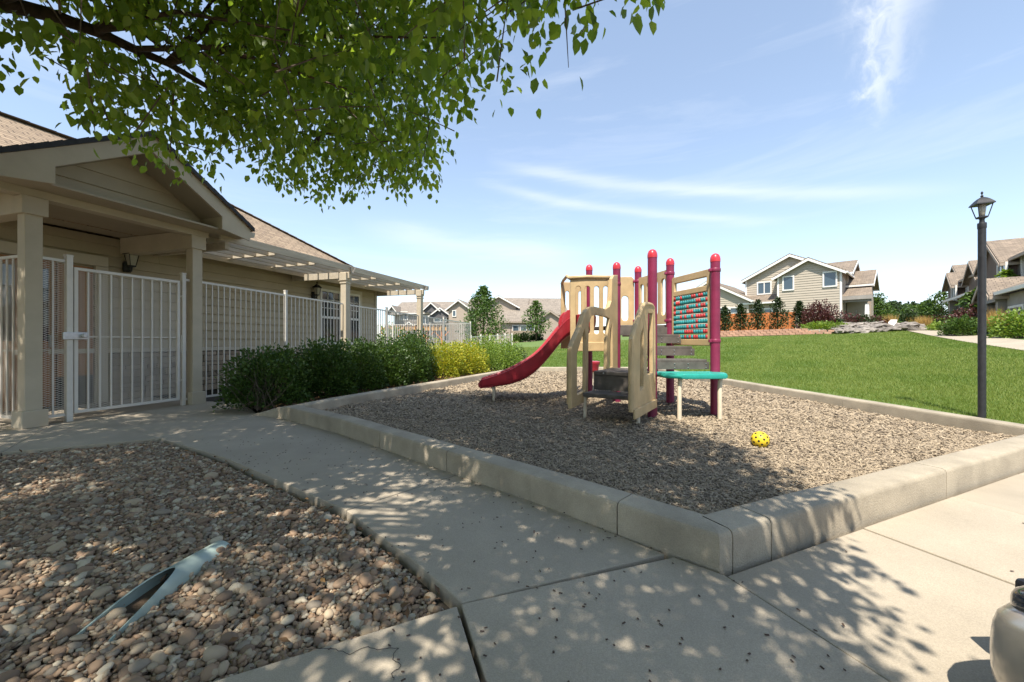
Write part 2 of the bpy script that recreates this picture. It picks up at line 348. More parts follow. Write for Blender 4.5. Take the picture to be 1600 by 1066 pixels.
def shrub(name, c, r, h, n, ls, mat, label, cat='shrub', group=None, flat_top=2.6, stems=6, stemmat='twig', spiky=.25, lw=.75, lump=.16):
    """a bush: stems and a shell-weighted cloud of leaves, uneven outline"""
    c = Vector(c); rx, ry = r if isinstance(r, tuple) else (r, r)
    root = empty(name, c, 0, label, cat, group)
    d = rdir(n); d[:, 2] = np.abs(d[:, 2]) * 1.0 - .18
    ph = rng.random(6) * 6.28
    lob = 1 + lump * (np.sin(3 * np.arctan2(d[:, 1], d[:, 0]) + ph[0]) * .6 + np.sin(7 * d[:, 2] + 5 * np.arctan2(d[:, 1], d[:, 0]) + ph[1]) * .6 + np.sin(11 * d[:, 0] + 9 * d[:, 2] + ph[2]) * .5)
    k = (np.abs(d[:, 0]) ** flat_top + np.abs(d[:, 1]) ** flat_top + np.abs(d[:, 2]) ** flat_top) ** (-1 / flat_top)
    rad = k * lob * (rng.random(n) ** .38)
    P = np.stack([d[:, 0] * rad * rx, d[:, 1] * rad * ry, np.clip(.18 * h + (d[:, 2] * rad) * h * .82, .02, None)], 1) + np.array(c)
    D = d * .9 + rdir(n) * .75 + np.array([0, 0, spiky]); U = rdir(n) * .8 + np.array([0, 0, 1.])
    sz = ls * (.65 + .7 * rng.random(n))
    o = scatter('foliage', mat, P, D, U, sz, sz * lw, root, SMALL if n > 900 else LEAF, SMALLF if n > 900 else LEAFF)
    mb = MB()
    for i in range(stems):
        a = rng.random() * 6.28; q = .75 * rng.random() + .15
        e = c + Vector((math.cos(a) * rx * q, math.sin(a) * ry * q, h * (.55 + .3 * rng.random())))
        b = c + Vector((math.cos(a) * rx * .12, math.sin(a) * ry * .12, -.02)); mid = (b + e) / 2 + Vector((0, 0, h * .08))
        mb.tube([b, mid, e], [.014 * h + .004, .010 * h + .003, .003], 5)
    mb.build('stem', stemmat, root, world=True)
    return root
def tree(name, base, h, crown_r, n, ls, mat, label, group=None, trunk_h=.22, cone=0.5, trunk_r=None, cat='tree'):
    base = Vector(base); root = empty(name, base, 0, label, cat, group); tr = trunk_r or h * .018
    mb = MB(); mb.tube([base - Vector((0, 0, .1)), base + Vector((0, 0, h * .3)), base + Vector((.02 * h, 0, h * .65)), base + Vector((0, .01 * h, h * .95))], [tr * 1.2, tr, tr * .6, tr * .15], 7)
    mb.build('trunk', 'bark', root, world=True, smooth=True)
    nl = 16; lm = MB(); cl = []
    for i in range(nl * 3):
        t = (i + .5) / (nl * 3); zz = h * (trunk_h + (1 - trunk_h) * t)
        rr = crown_r * ((1 - t) ** cone * min(1, (t + .12) * 4) * (1.0 if t < .85 else .8)); a = i * 2.4 + rng.random()
        q = rr * (.45 + .55 * rng.random()); e = base + Vector((math.cos(a) * q, math.sin(a) * q, zz + .1 * crown_r))
        cl.append((e, rr * .42 + .08 * crown_r))
        if i % 3 == 0: lm.tube([base + Vector((0, 0, max(h * trunk_h * .8, zz - q * .7))), e], [tr * .35, tr * .08], 4)
    lm.build('limb', 'bark', root, world=True)
    ci = rng.integers(0, len(cl), n); C = np.array([tuple(e) for e, r in cl])[ci]; Rr = np.array([r for e, r in cl])[ci]
    d = rdir(n); P = C + d * (Rr * rng.random(n) ** .45)[:, None] * np.array([1, 1, .75])
    D = d + rdir(n) * .8 + np.array([0, 0, -.2]); U = rdir(n) * .7 + np.array([0, 0, 1.]); sz = ls * (.6 + .8 * rng.random(n))
    scatter('crown', mat, P, D, U, sz, sz * .7, root, SMALL, SMALLF)
    return root
# ------------------------------------------------------------------ terrain
def zlv(x, y):
    x = np.asarray(x, float); y = np.asarray(y, float)
    dx = np.maximum(0, x - np.interp(y, [4.03, 14.2], [5.72, 5.0])); dy = np.maximum(0, y - 14.2)
    d = np.minimum(np.hypot(dx, dy), 28.0)
    return .166 + np.interp(x, [-6, 2, 8], [.012, .03, .060]) * d
def zl(x, y): return float(zlv(x, y))
A0 = (.99, 1.90); B0 = (5.72, 4.03); C0 = (5.0, 14.2); D0 = (.33, 14.2); E0 = (-2.95, 6.5); G0 = (-3.22, 5.62)
LEFTCH = [(-2.02, 4.70), (-.92, 3.69), (.13, 2.74)]
PIT = [A0, B0, C0, D0, E0, G0] + LEFTCH
# base sheet reaching the horizon, dropping under the paved court
xs = sorted(set([-900, -400, -200, -120, -80] + list(range(-60, 100, 3)) + [120, 160, 240, 400, 900])); ys = sorted(set([-900, -300, -120, -60, -30] + list(range(-16, 100, 3)) + [120, 160, 240, 400, 900]))
mb = MB(); vs = []
def gz(x, y):
    if y < 16 and x < 7: return -.16
    return zl(x, y) - .09
for y in ys:
    for x in xs: vs.append((x, y, gz(x, y)))
nx = len(xs); mb.add(vs, [(j * nx + i, j * nx + i + 1, (j + 1) * nx + i + 1, (j + 1) * nx + i) for j in range(len(ys) - 1) for i in range(nx - 1)])
tag(mb.build('ground', 'ground'), kind='structure')

# ------------------------------------------------------------------ lawn
lawn_pts = []
mb = MB()
def sheet(rows):
    n = len(rows[0]); o = [p for r in rows for p in r]
    mb.add(o, [(j * n + i, j * n + i + 1, (j + 1) * n + i + 1, (j + 1) * n + i) for j in range(len(rows) - 1) for i in range(n - 1)])
def kx(y): return B0[0] + (C0[0] - B0[0]) * (y - B0[1]) / (C0[1] - B0[1])
offs = [-.06, .4, 1, 2, 3, 4.5, 6, 8, 10, 13, 17, 22, 28, 36, 45]
rows = []
for y in np.linspace(4.03, 14.15, 18): rows.append([(kx(y) + o * (1 if o < 0 else 1), y, zl(kx(y) + o, y)) for o in offs])
sheet(rows)
rows = []
for y in [14.15, 14.6, 15, 16, 17.5, 19, 21, 23, 25, 27, 29, 31, 33, 36, 40, 46]:
    rows.append([(x, y, zl(x, y)) for x in [-.45 * (y - 14.15), .2, .6, 1, 2, 3, 4, 5, 5.5, 6, 7, 8, 9.5, 11, 13, 15, 17, 20, 23, 27, 32, 38, 45, 50]])
sheet(rows)
lawn = tag(mb.build('lawn', 'grass_base', smooth=True), 'green mown lawn rising gently behind the play area', kind='structure')
# grass blades, denser towards the viewer
n = 420000
yy = 4.1 * (30 / 4.1) ** rng.random(n); xx = rng.uniform(-.02, 1.38, n) * yy
ok = np.where(yy < 14.25, xx > B0[0] + (C0[0] - B0[0]) * (yy - B0[1]) / (C0[1] - B0[1]) + .03, xx > .4)
ok &= ((xx - 14.5) * .788 - (yy - 9.5) * .615) < -.85
xx, yy = xx[ok], yy[ok]; n = len(xx); rr = np.minimum(np.hypot(xx, yy), 38)
zz = zlv(xx, yy)
sc = np.clip(rr / 8, .8, 3.2)
D = rng.normal(size=(n, 3)) * .42; D[:, 2] = 1
patch = np.clip(.5 + .35 * np.sin(xx * 1.1 + 1.3 * np.sin(yy * .7)) * np.sin(yy * .9 + xx * .4) + .3 * np.sin(xx * .31 - yy * .23 + 1) + .25 * np.sign(np.sin((xx * .788 - yy * .615) * 2.6)) * .5, 0, 1)
scatter('grass_blades', 'lawn_blade', np.stack([xx, yy, zz - .005], 1), D, rdir(n), .045 * sc ** .55 * (.6 + .8 * rng.random(n)), .008 * sc, lawn, BLADE, BLADEF,
        tone=np.clip(patch * .5 + rng.random(n) * .48, 0, .98))

# ------------------------------------------------------------------ paving slabs
pav = empty('pavement', (0, 0, 0), kind='structure')
flat([(-12, -9), (14, -9), (14, 4), (6, 4.2), (.95, 1.95), (-3.3, 5.75), (-4.6, 7.6), (-8.5, 9.5), (-14, 6)], -.16, -.075, 'bedding', 'joint', pav)
def shrink(poly, d):
    n = len(poly); out = []
    for i in range(n):
        p0, p1, p2 = Vector(poly[i - 1]), Vector(poly[i]), Vector(poly[(i + 1) % n])
        e1 = (p1 - p0).normalized(); e2 = (p2 - p1).normalized(); n1 = Vector((-e1.y, e1.x)); n2 = Vector((-e2.y, e2.x))
        k = (n1 + n2); k = k / max(k.length, 1e-6); out.append(tuple(p1 + k * (d / max(.35, k.dot(n1)))))
    return out
def ccw(p): return p if sum(p[i - 1][0] * p[i][1] - p[i][0] * p[i - 1][1] for i in range(len(p))) > 0 else p[::-1]
J1a, J1b = (-1.083, 2.59), (-.44, 3.30); J2a, J2b = (-.21, 1.672), (.80, 2.06)
rd = Vector((.912, .41)); rp = Vector((.356, -.934))
slabs = [[J2a, J2b, (.13, 2.76), J1b, J1a, (-.53, 2.03)],
         [J1a, J1b, (-.9, 3.72), (-2.0, 4.74), (-3.2, 5.66), (-3.78, 5.95), (-3.98, 4.5), (-2.72, 3.76)],
         [(-3.98, 4.5), (-3.78, 5.95), (-4.9, 7.2), (-5.55, 7.25), (-6.3, 5.55), (-5.03, 3.92)],
         [(-5.03, 3.92), (-6.3, 5.55), (-5.55, 7.25), (-7.25, 7.9), (-10.2, 1.6), (-7.4, 2.7)],
         [(-.226, 1.662), (-.99, 1.284), (-5, -.8), (-9, -2.9), (-9, -8), (3.1, -8)],
         [(-.219, 1.668), (3.105, -8), (4.75, -8), (1.0, 1.87), (.82, 2.03)]]
k0 = Vector((1.0, 1.87))
for i in range(7):
    a = k0 + rd * (1.165 * i); b = k0 + rd * (1.165 * (i + 1)); slabs.append([tuple(a), tuple(a + rp * 1.9), tuple(b + rp * 1.9), tuple(b)])
    slabs.append([tuple(a + rp * 1.9), tuple(a + rp * 9), tuple(b + rp * 9), tuple(b + rp * 1.9)])
for i, s in enumerate(slabs):
    s = shrink(ccw(s), .005)
    flat(s, -.1, 0.0 + .002 * ((i * 7) % 3 - 1), 'slab', 'concrete', pav, bevel=.006)
# hairline crack in the near left slab, a thin dark groove
cp = [gr(478, 1014, .004), gr(520, 1013, .004), (gr(545, 1022, .004)), gr(575, 1010, .004), gr(590, 1015, .004), gr(622, 1012, .004), gr(612, 1030, .004), gr(628, 1040, .004), gr(613, 1052, .004), gr(618, 1066, .004)]
mb = MB(); fine_ = []
for a, b in zip(cp, cp[1:]):
    for q in range(5): fine_.append(a.lerp(b, q / 5) + Vector((random.uniform(-.004, .004), random.uniform(-.003, .003), 0)))
for a, b in zip(fine_, fine_[1:]): mb.beam(a, b, .0018, .001)
mb.build('crack', 'joint', pav, world=True)

# ------------------------------------------------------------------ kerb around the play area
kerb = empty('kerb', (0, 0, 0), kind='structure')
def offs_line(pts, closed=True):
    n = len(pts); out = []
    for i in range(n):
        p0, p1, p2 = Vector(pts[i - 1]), Vector(pts[i]), Vector(pts[(i + 1) % n])
        e1 = (p1 - p0).normalized(); e2 = (p2 - p1).normalized(); n1 = Vector((-e1.y, e1.x)); n2 = Vector((-e2.y, e2.x))
        k = (n1 + n2).normalized(); out.append(k / max(.4, k.dot(n1)))
    return out
mit = offs_line(PIT)
KH, KW = .178, .20
PROF = [(0, -.12), (0, KH - .030), (.004, KH - .014), (.012, KH - .005), (.028, KH), (KW - .028, KH), (KW - .012, KH - .005), (KW - .004, KH - .014), (KW, KH - .03), (KW, -.12)]
def kseg(stations):
    """stations: (point, inward vector, height factor)"""
    k = len(PROF); vs = []
    for p, nn, hf in stations:
        for o, z in PROF: vs.append((p[0] + nn[0] * o, p[1] + nn[1] * o, z * hf if z > 0 else z))
    fs = [(i * k + j, i * k + j + 1, (i + 1) * k + j + 1, (i + 1) * k + j) for i in range(len(stations) - 1) for j in range(k - 1)]
    fs += [tuple(range(k)), tuple(range((len(stations) - 1) * k, len(stations) * k))[::-1]]
    o = MB().add(vs, fs).build('kerb_stone', 'kerb_concrete', kerb); shade(o, 30)
def perp(a, b): e = (Vector(b) - Vector(a)).normalized(); return Vector((-e.y, e.x))
def run(i, t0, t1, cuts):
    """edge i of PIT from corner to corner, cut at parameters"""
    a, b = Vector(PIT[i]), Vector(PIT[(i + 1) % len(PIT)]); ln = (b - a).length; g = .004 / ln; nn = perp(a, b)
    ts = [0] + cuts + [1]
    for k in range(len(ts) - 1):
        s0, s1 = ts[k] + (g if k else 0), ts[k + 1] - (g if k < len(ts) - 2 else 0); st = []
        m = max(1, int((s1 - s0) * ln / .35))
        for q in range(m + 1):
            t = s0 + (s1 - s0) * q / m; p = a.lerp(b, t) + nn * (.003 * math.sin(t * 17 + i)); w = nn
            if t <= 1e-6: w = mit[i]; p = a
            if t >= 1 - 1e-6: w = mit[(i + 1) % len(PIT)]; p = b
            st.append((p, w, 1.0 + .01 * math.sin(t * 9 + i * 2)))
        kseg(st)
run(0, 0, 1, [.018, .075, .452, .83]); run(1, 0, 1, [.24, .52, .78]); run(2, 0, 1, [.33, .66]); run(3, 0, 1, [.25, .5, .75]); run(4, 0, 1, [])
run(5, 0, 1, []); run(6, 0, 1, [.6]); run(7, 0, 1, [.35]); run(8, 0, 1, [.55])
# end that ramps down to the walk
e0, e1 = Vector(G0), Vector((-3.92, 5.98)); nn = perp(e1, e0)
kseg([(e1.lerp(e0, t), nn, h) for t, h in ((0, .02), (.25, .22), (.5, .5), (.75, .8), (1.0, .97))])

# ------------------------------------------------------------------ wood-chip play surface
INNER = [tuple(Vector(p) + m * .15) for p, m in zip(PIT, mit)]
def grid_in(poly, step, zf, name, mat, kind='structure'):
    px = [p[0] for p in poly]; py = [p[1] for p in poly]
    bm = bmesh.new(); vsx = {}
    xr = np.arange(min(px), max(px) + step, step); yr = np.arange(min(py), max(py) + step, step)
    X, Y = np.meshgrid(xr, yr); ins = inpoly(X, Y, poly); vs = []; idx = -np.ones(X.shape, int)
    fs = []
    def vid(j, i):
        if idx[j, i] < 0: idx[j, i] = len(vs); vs.append((X[j, i], Y[j, i], zf(X[j, i], Y[j, i])))
        return idx[j, i]
    for j in range(X.shape[0] - 1):
        for i in range(X.shape[1] - 1):
            if ins[j, i] and ins[j + 1, i] and ins[j, i + 1] and ins[j + 1, i + 1]: fs.append((vid(j, i), vid(j, i + 1), vid(j + 1, i + 1), vid(j + 1, i)))
    o = MB().add(vs, fs).build(name, mat, smooth=True); return tag(o, kind=kind)
def segd(x, y, a, b):
    a, b, p = Vector(a), Vector(b), Vector((x, y)); t = max(0, min(1, (p - a).dot(b - a) / (b - a).length_squared)); return (p - a - (b - a) * t).length
def mz(x, y):
    e = min(segd(x, y, A0, B0), min(segd(x, y, PIT[i], PIT[(i + 1) % 9]) for i in (5, 6, 7, 8)))
    return .015 + .075 * max(0, 1 - e / .9) + .014 * math.sin(2.3 * x + 1.1 * y) * math.sin(1.7 * y - x) + .008 * math.sin(7 * x + 3 * y)
mulch = grid_in(INNER, .07, mz, 'mulch_bed', 'mulch')
n = 230000
yy = 1.9 * (14.2 / 1.9) ** (rng.random(n) ** .9); xx = rng.uniform(-.55, 1.36, n) * yy
ok = inpoly(xx, yy, INNER); xx, yy = xx[ok], yy[ok]; n = len(xx)
# height from a coarse lookup of the same surface
gx = np.linspace(-3.6, 6, 49); gy = np.linspace(1.8, 14.4, 64); GZ = np.array([[mz(a, b) for a in gx] for b in gy])
def gl(x, y):
    fx = np.clip((x - gx[0]) / (gx[1] - gx[0]), 0, 47.99); fy = np.clip((y - gy[0]) / (gy[1] - gy[0]), 0, 62.99); i = fx.astype(int); j = fy.astype(int); a = fx - i; b = fy - j
    return GZ[j, i] * (1 - a) * (1 - b) + GZ[j, i + 1] * a * (1 - b) + GZ[j + 1, i] * (1 - a) * b + GZ[j + 1, i + 1] * a * b
zz = gl(xx, yy); th = rng.random(n) * 6.28; D = np.stack([np.cos(th), np.sin(th), rng.normal(size=n) * .28], 1)
sc = np.clip(yy / 4.5, .75, 2.2); U = np.stack([rng.normal(size=n) * .45, rng.normal(size=n) * .45, np.ones(n)], 1)
scatter('wood_chips', 'chips', np.stack([xx, yy, zz + .003 + .012 * rng.random(n)], 1), D, U, .034 * sc ** .8 * (.5 + 1.0 * rng.random(n)), .009 * sc ** .8 * (.6 + .9 * rng.random(n)), mulch, CHIP, CHIPF)

# ------------------------------------------------------------------ planting bed by the building
BED = [G0, E0, D0, (-.2, 17.5), (-3.2, 17), (-5.35, 7.5), (-5.15, 7.15), (-4.95, 7.05), (-3.85, 5.98)]
bed = grid_in(BED, .12, lambda x, y: .03 + .04 * math.sin(3 * x + y) * math.sin(2 * y) + .05 * min(1, max(0, (x + 4.3))), 'planting_bed', 'soil')
n = 9000
xx = rng.uniform(-5.3, 0, n); yy = rng.uniform(5.7, 14, n); ok = inpoly(xx, yy, BED); xx, yy = xx[ok], yy[ok]; n = len(xx)
D = rdir(n); D[:, 2] *= .3; U = rdir(n) * .5 + np.array([0, 0, 1.])
scatter('leaf_litter', 'litter', np.stack([xx, yy, .075 + .05 * np.clip(xx + 4.3, 0, 1) + .02 * rng.random(n)], 1), D, U, .05 * (.5 + rng.random(n)), .03, bed, SMALL, SMALLF)

# ------------------------------------------------------------------ river-stone bed
GRAV = [(-.245, 1.665), (-.53, 2.02), (-1.08, 2.56), (-2.72, 3.75), (-3.99, 4.49), (-5.02, 3.91), (-7.4, 2.66), (-10.1, 1.5), (-10.1, -3.4), (-9, -2.88), (-5, -.79), (-.99, 1.275)]
def stz(x, y): return -.052 + .012 * math.sin(2.2 * x) * math.sin(1.9 * y + x)
grav = grid_in(GRAV, .09, stz, 'gravel_bed', 'soil')
pitch = .0205; pts = []
for j in range(int(6.2 / (pitch * .87)) + 1):
    for i in range(int(8.2 / pitch) + 1):
        x = -8.0 + i * pitch + (j % 2) * pitch / 2; y = -1.6 + j * pitch * .87
        pts.append((x, y))
pts = np.array(pts) + rng.normal(size=(len(pts), 2)) * .007
vis = (np.abs(pts[:, 0]) < 1.32 * pts[:, 1] + .45) & inpoly(pts[:, 0], pts[:, 1], shrink(ccw(GRAV), .02))
pipe_keep = ~((np.abs(pts[:, 0] + 1.62 - .03 * (pts[:, 1] - 1.5)) < .07) & (pts[:, 1] > 1.66) & (pts[:, 1] < 1.98))
pts = pts[vis & pipe_keep]
extra = pts[rng.random(len(pts)) < .42] + rng.normal(size=((1), 2)) * .018
lay = np.concatenate([np.zeros(len(pts)), np.ones(len(extra))]); pts = np.concatenate([pts, extra]); n = len(pts)
SZ = .0104
ico = bmesh.new(); bmesh.ops.create_icosphere(ico, subdivisions=1, radius=1.0); iv = np.array([tuple(v.co) for v in ico.verts]); itf = [tuple(v.index for v in f.verts) for f in ico.faces]; ico.free()
bm2 = bmesh.new(); bmesh.ops.create_icosphere(bm2, subdivisions=2, radius=1.0); iv2 = np.array([tuple(v.co) for v in bm2.verts]); itf2 = [tuple(v.index for v in f.verts) for f in bm2.faces]; bm2.free()
size = SZ * np.exp(rng.normal(size=n) * .24) * (1 + .75 * (rng.random(n) < .08)); asp = .62 + .5 * rng.random(n); fl = .45 + .3 * rng.random(n); ang = rng.random(n) * 6.28
tl = rng.normal(size=(n, 2)) * .22
base_z = np.array([stz(a, b) for a, b in pts]) + size * fl * .75 + lay * .0105 + .004
dist = np.hypot(pts[:, 0], pts[:, 1] - .0) / (size / SZ)
order = np.argsort(dist + 99 * ((np.abs(pts[:, 0]) > 1.286 * pts[:, 1]) | (pts[:, 1] < 1.2)))
near = set(order[:300].tolist())
keep = np.array([i not in near for i in range(n)])
def stone_verts(idx, tmpl):
    k = len(tmpl); idx = np.asarray(idx); m = len(idx)
    t = tmpl[None] * np.stack([size[idx] * 1.25, size[idx] * 1.25 * asp[idx], size[idx] * fl[idx] * 1.25], 1)[:, None, :]
    ph = rng.random((m, 1)) * 6.28
    t = t * (1 + .13 * np.sin(2.3 * tmpl[None, :, 0] + 1.7 * tmpl[None, :, 1] + ph) + .09 * np.sin(3.1 * tmpl[None, :, 2] - 2.2 * tmpl[None, :, 0] + 2 * ph))[:, :, None]
    c, s = np.cos(ang[idx])[:, None], np.sin(ang[idx])[:, None]
    x = t[:, :, 0] * c - t[:, :, 1] * s; y = t[:, :, 0] * s + t[:, :, 1] * c; z = t[:, :, 2] + x * tl[idx, 0][:, None] + y * tl[idx, 1][:, None]
    return np.stack([x, y, z], 2)
idx = np.where(keep)[0]; V = stone_verts(idx, iv) + np.concatenate([pts[idx], base_z[idx, None]], 1)[:, None, :]
me = bpy.data.meshes.new('loose_stones'); k = len(iv); me.vertices.add(len(idx) * k); me.vertices.foreach_set('co', V.reshape(-1, 3).ravel())
fa = np.array(itf); me.loops.add(len(idx) * len(fa) * 3); me.loops.foreach_set('vertex_index', ((np.arange(len(idx)) * k)[:, None] + fa.ravel()[None]).ravel().astype(np.int32))
me.polygons.add(len(idx) * len(fa)); me.polygons.foreach_set('loop_start', (np.arange(len(idx) * len(fa)) * 3).astype(np.int32)); me.update(calc_edges=True)
at_ = me.attributes.new('leaf_tone', 'FLOAT', 'POINT'); at_.data.foreach_set('value', np.repeat(rng.random(len(idx)) * .98, k).astype(np.float32))
me.polygons.foreach_set('use_smooth', [True] * len(me.polygons)); me.materials.append(MATS['pebbles'])
o = bpy.data.objects.new('loose_stones', me); COL.objects.link(o); o.parent = grav; o['kind'] = 'stuff'
sm = []
for q in range(12):
    i = order[q]; tv = iv2 * np.array([1.25, 1.25 * (.62 + .5 * rng.random()), 1.25 * (.45 + .3 * rng.random())]); ph = rng.random() * 6
    tv = tv * (1 + .12 * np.sin(2.3 * iv2[:, :1] + 1.7 * iv2[:, 1:2] + ph) + .08 * np.sin(3.1 * iv2[:, 2:] - 2.2 * iv2[:, :1] + ph))
    me = bpy.data.meshes.new('stone'); me.from_pydata(tv.tolist(), [], itf2); me.materials.append(MATS['pebbles']); me.polygons.foreach_set('use_smooth', [True] * len(me.polygons)); sm.append(me)
for q, i in enumerate(order[:300]):
    o = bpy.data.objects.new('stone', sm[q % 12]); COL.objects.link(o); o.parent = grav; o.location = (pts[i, 0], pts[i, 1], base_z[i]); o.scale = (size[i],) * 3; o.rotation_euler = (tl[i, 0], tl[i, 1], ang[i])
# fallen leaves and dark seed specks on paving and stones
n = 2600
xx = rng.uniform(-3.5, 3.5, n); yy = rng.uniform(1.1, 4.6, n); ok = ~inpoly(xx, yy, PIT) & ~inpoly(xx, yy, GRAV) & (rng.random(n) < np.where(xx > 1.2, .05, .5)); xx, yy = xx[ok], yy[ok]; n = len(xx)
D = rdir(n); D[:, 2] *= .15; U = rdir(n) * .25 + np.array([0, 0, 1.])
scatter('fallen_seeds', 'bark', np.stack([xx, yy, np.full(n, .006)], 1), D, U, (.011 * (.5 + rng.random(n))), .0075, pav, CHIP, CHIPF, tone=np.full(n, .5) + rng.normal(size=n) * .05)
n = 2600
xx = rng.uniform(-6, -.3, n); yy = rng.uniform(1.2, 4.5, n); ok = inpoly(xx, yy, GRAV); xx, yy = xx[ok], yy[ok]; edge = np.array([min(segd(a, b, GRAV[i], GRAV[i + 1]) for i in range(6)) for a, b in zip(xx, yy)])
ok = rng.random(len(xx)) < np.exp(-edge / .16) + .05; xx, yy = xx[ok], yy[ok]; n = len(xx)
D = rdir(n); D[:, 2] *= .3; U = rdir(n) * .4 + np.array([0, 0, 1.])
scatter('dry_leaves', 'litter', np.stack([xx, yy, np.full(n, -.012)], 1), D, U, .045 * (.5 + rng.random(n)), .026, grav, SMALL, SMALLF)
# ------------------------------------------------------------------ clubhouse (local x = along the wall, y = into the building)
O = Vector((-6.17, 5.10, 0)); BA = math.atan2(.9537, .3007)
club = empty('clubhouse', O, BA, 'beige clubhouse with gabled entry porch, lap siding and brown shingle roof', 'building')
WV = 1.83
def bx(name, x0, x1, y0, y1, z0, z1, mat, parent=club, bevel=0, **k):
    return MB().box(((x0 + x1) / 2, (y0 + y1) / 2, (z0 + z1) / 2), (x1 - x0, y1 - y0, z1 - z0)).build(name, mat, parent, bevel=bevel, **k)
wall = bx('wall', -4, 9.5, WV + .03, 10.2, -.1, 3.0, 'siding')
# lap siding, board by board, split at butt joints
zb = .97; row = 0; exp_ = .188
while zb < 2.98:
    cuts = [-4, *(c for c in ((.4 + row * 1.37) % 4.2 - 1.5, (.4 + row * 1.37) % 4.2 + 2.4, (.4 + row * 1.37) % 4.2 + 6.2) if -3.8 < c < 9.3), 9.5]
    for a, b in zip(cuts, cuts[1:]):
        for s0, s1 in ((a, b),):
            mb = MB(); top = min(zb + exp_ + .02, 3.0)
            mb.prism([(-.028, zb), (0.0, zb), (.028, top), (.016, top)], (0, 1, 0), (0, 0, 1), (s0 + .0015, WV, 0), (s1 - s0 - .003, 0, 0))
            mb.build('siding_board', 'siding', wall)
    zb += exp_; row += 1
bx('belt_trim', -4, 9.53, WV - .055, WV + .02, .885, .965, 'trim', bevel=.006)
bx('corner_board', 9.46, 9.56, WV - .045, WV + .06, .97, 2.99, 'trim')
# stone veneer base
stb = bx('stone_base', -4, 9.5, WV - .005, WV + .03, -.1, .885, 'joint')
z = .0; row = 0
proto = []
for q in range(9):
    bmx = bmesh.new(); bmesh.ops.create_cube(bmx, size=1); bmesh.ops.bevel(bmx, geom=bmx.edges[:], offset=.06, segments=1, affect='EDGES')
    for v in bmx.verts: v.co += Vector((random.uniform(-.03, .03), random.uniform(-.12, .12), random.uniform(-.03, .03)))
    me = bpy.data.meshes.new('stone'); bmx.to_mesh(me); bmx.free(); me.materials.append(MATS['stone_tan']); proto.append(me)
while z < .87:
    h = random.choice((.085, .11, .14)); h = min(h, .88 - z); x = 1.72
    while x < 9.45:
        w = random.uniform(.16, .42); w = min(w, 9.47 - x)
        o = bpy.data.objects.new('stone', random.choice(proto)); COL.objects.link(o); o.parent = stb
        o.location = (x + w / 2, WV - .03 + random.uniform(-.008, .008), z + h / 2); o.scale = (w - .012, .06, h - .012); x += w
    z += h
# entrance door in its wide trim, left of the wall lantern
dr = bx('door', .15, 1.02, WV - .035, WV - .005, 0.02, 2.42, 'wood_door')
for i in range(2):
    for j, (z0, z1) in enumerate(((.18, .95), (1.1, 2.28))):
        bx('door_panel', .24 + i * .37, .56 + i * .37, WV - .055, WV - .037, z0, z1, 'wood_door' if j == 0 else 'dark_glass', dr, bevel=.008)
bx('door_handle', .93, .97, WV - .10, WV - .036, 1.0, 1.2, 'galvanised', dr)
sl = bx('sidelight', -1.6, .12, WV - .03, WV - .004, .1, 2.42, 'dark_glass')
for xx_ in (-1.6, -.75, .09): bx('mullion', xx_, xx_ + .06, WV - .05, WV - .031, .1, 2.42, 'wood_door', sl)
bx('sidelight', 1.04, 1.50, WV - .03, WV - .004, .5, 2.40, 'wood_door')
for x0, x1, z0, z1 in ((-1.8, 1.69, 2.44, 2.62), (1.52, 1.69, 0, 2.435)): bx('door_trim', x0, x1, WV - .075, WV + .02, z0, z1, 'trim', bevel=.005)
# twin window under the pergola
wz0, wz1 = .98, 2.70
for k, (x0, x1) in enumerate(((6.78, 7.64), (7.72, 8.58))):
    fr = MB()
    for a, b, c, d in ((x0, x1, wz1 - .07, wz1), (x0, x1, wz0, wz0 + .07), (x0, x0 + .06, wz0 + .07, wz1 - .07), (x1 - .06, x1, wz0 + .07, wz1 - .07), (x0 + .06, x1 - .06, 1.80, 1.87)):
        fr.box(((a + b) / 2, WV - .05, (c + d) / 2), (b - a, .05, d - c))
    w = fr.build('window', 'h_white', club)
    bx('pane', x0 + .06, x1 - .06, WV - .045, WV - .035, wz0 + .07, 1.80, 'dark_glass', w); bx('pane', x0 + .06, x1 - .06, WV - .052, WV - .042, 1.87, wz1 - .07, 'dark_glass', w)
    g = MB()
    for q in (1, 2): g.box((x0 + .06 + (x1 - x0 - .12) * q / 3, WV - .058, 2.25), (.018, .01, .76))
    for q in (1, 2): g.box(((x0 + x1) / 2, WV - .058, 1.87 + .76 * q / 3), (x1 - x0 - .12, .01, .018))
    g.build('muntin', 'h_white', w)
for a, b, c, d in ((6.66, 8.70, 2.703, 2.82), (6.66, 6.777, .98, 2.70), (8.583, 8.70, .98, 2.70), (7.642, 7.718, .98, 2.70)): bx('window_trim', a, b, WV - .06, WV + .02, c, d, 'trim')
# porch columns
def column(x, y=0, s=.162, top=2.93):
    c = bx('column', x - s / 2, x + s / 2, y - s / 2, y + s / 2, 0, top - .002, 'beige_paint', bevel=.006)
    t = s + .075; bx('column_base', x - t / 2, x + t / 2, y - t / 2, y + t / 2, 0, .215, 'beige_paint', c, bevel=.006)
    bx('column_cap', x - t / 2, x + t / 2, y - t / 2, y + t / 2, top - .225, top, 'beige_paint', c, bevel=.006)
    return c
column(0); column(1.98)
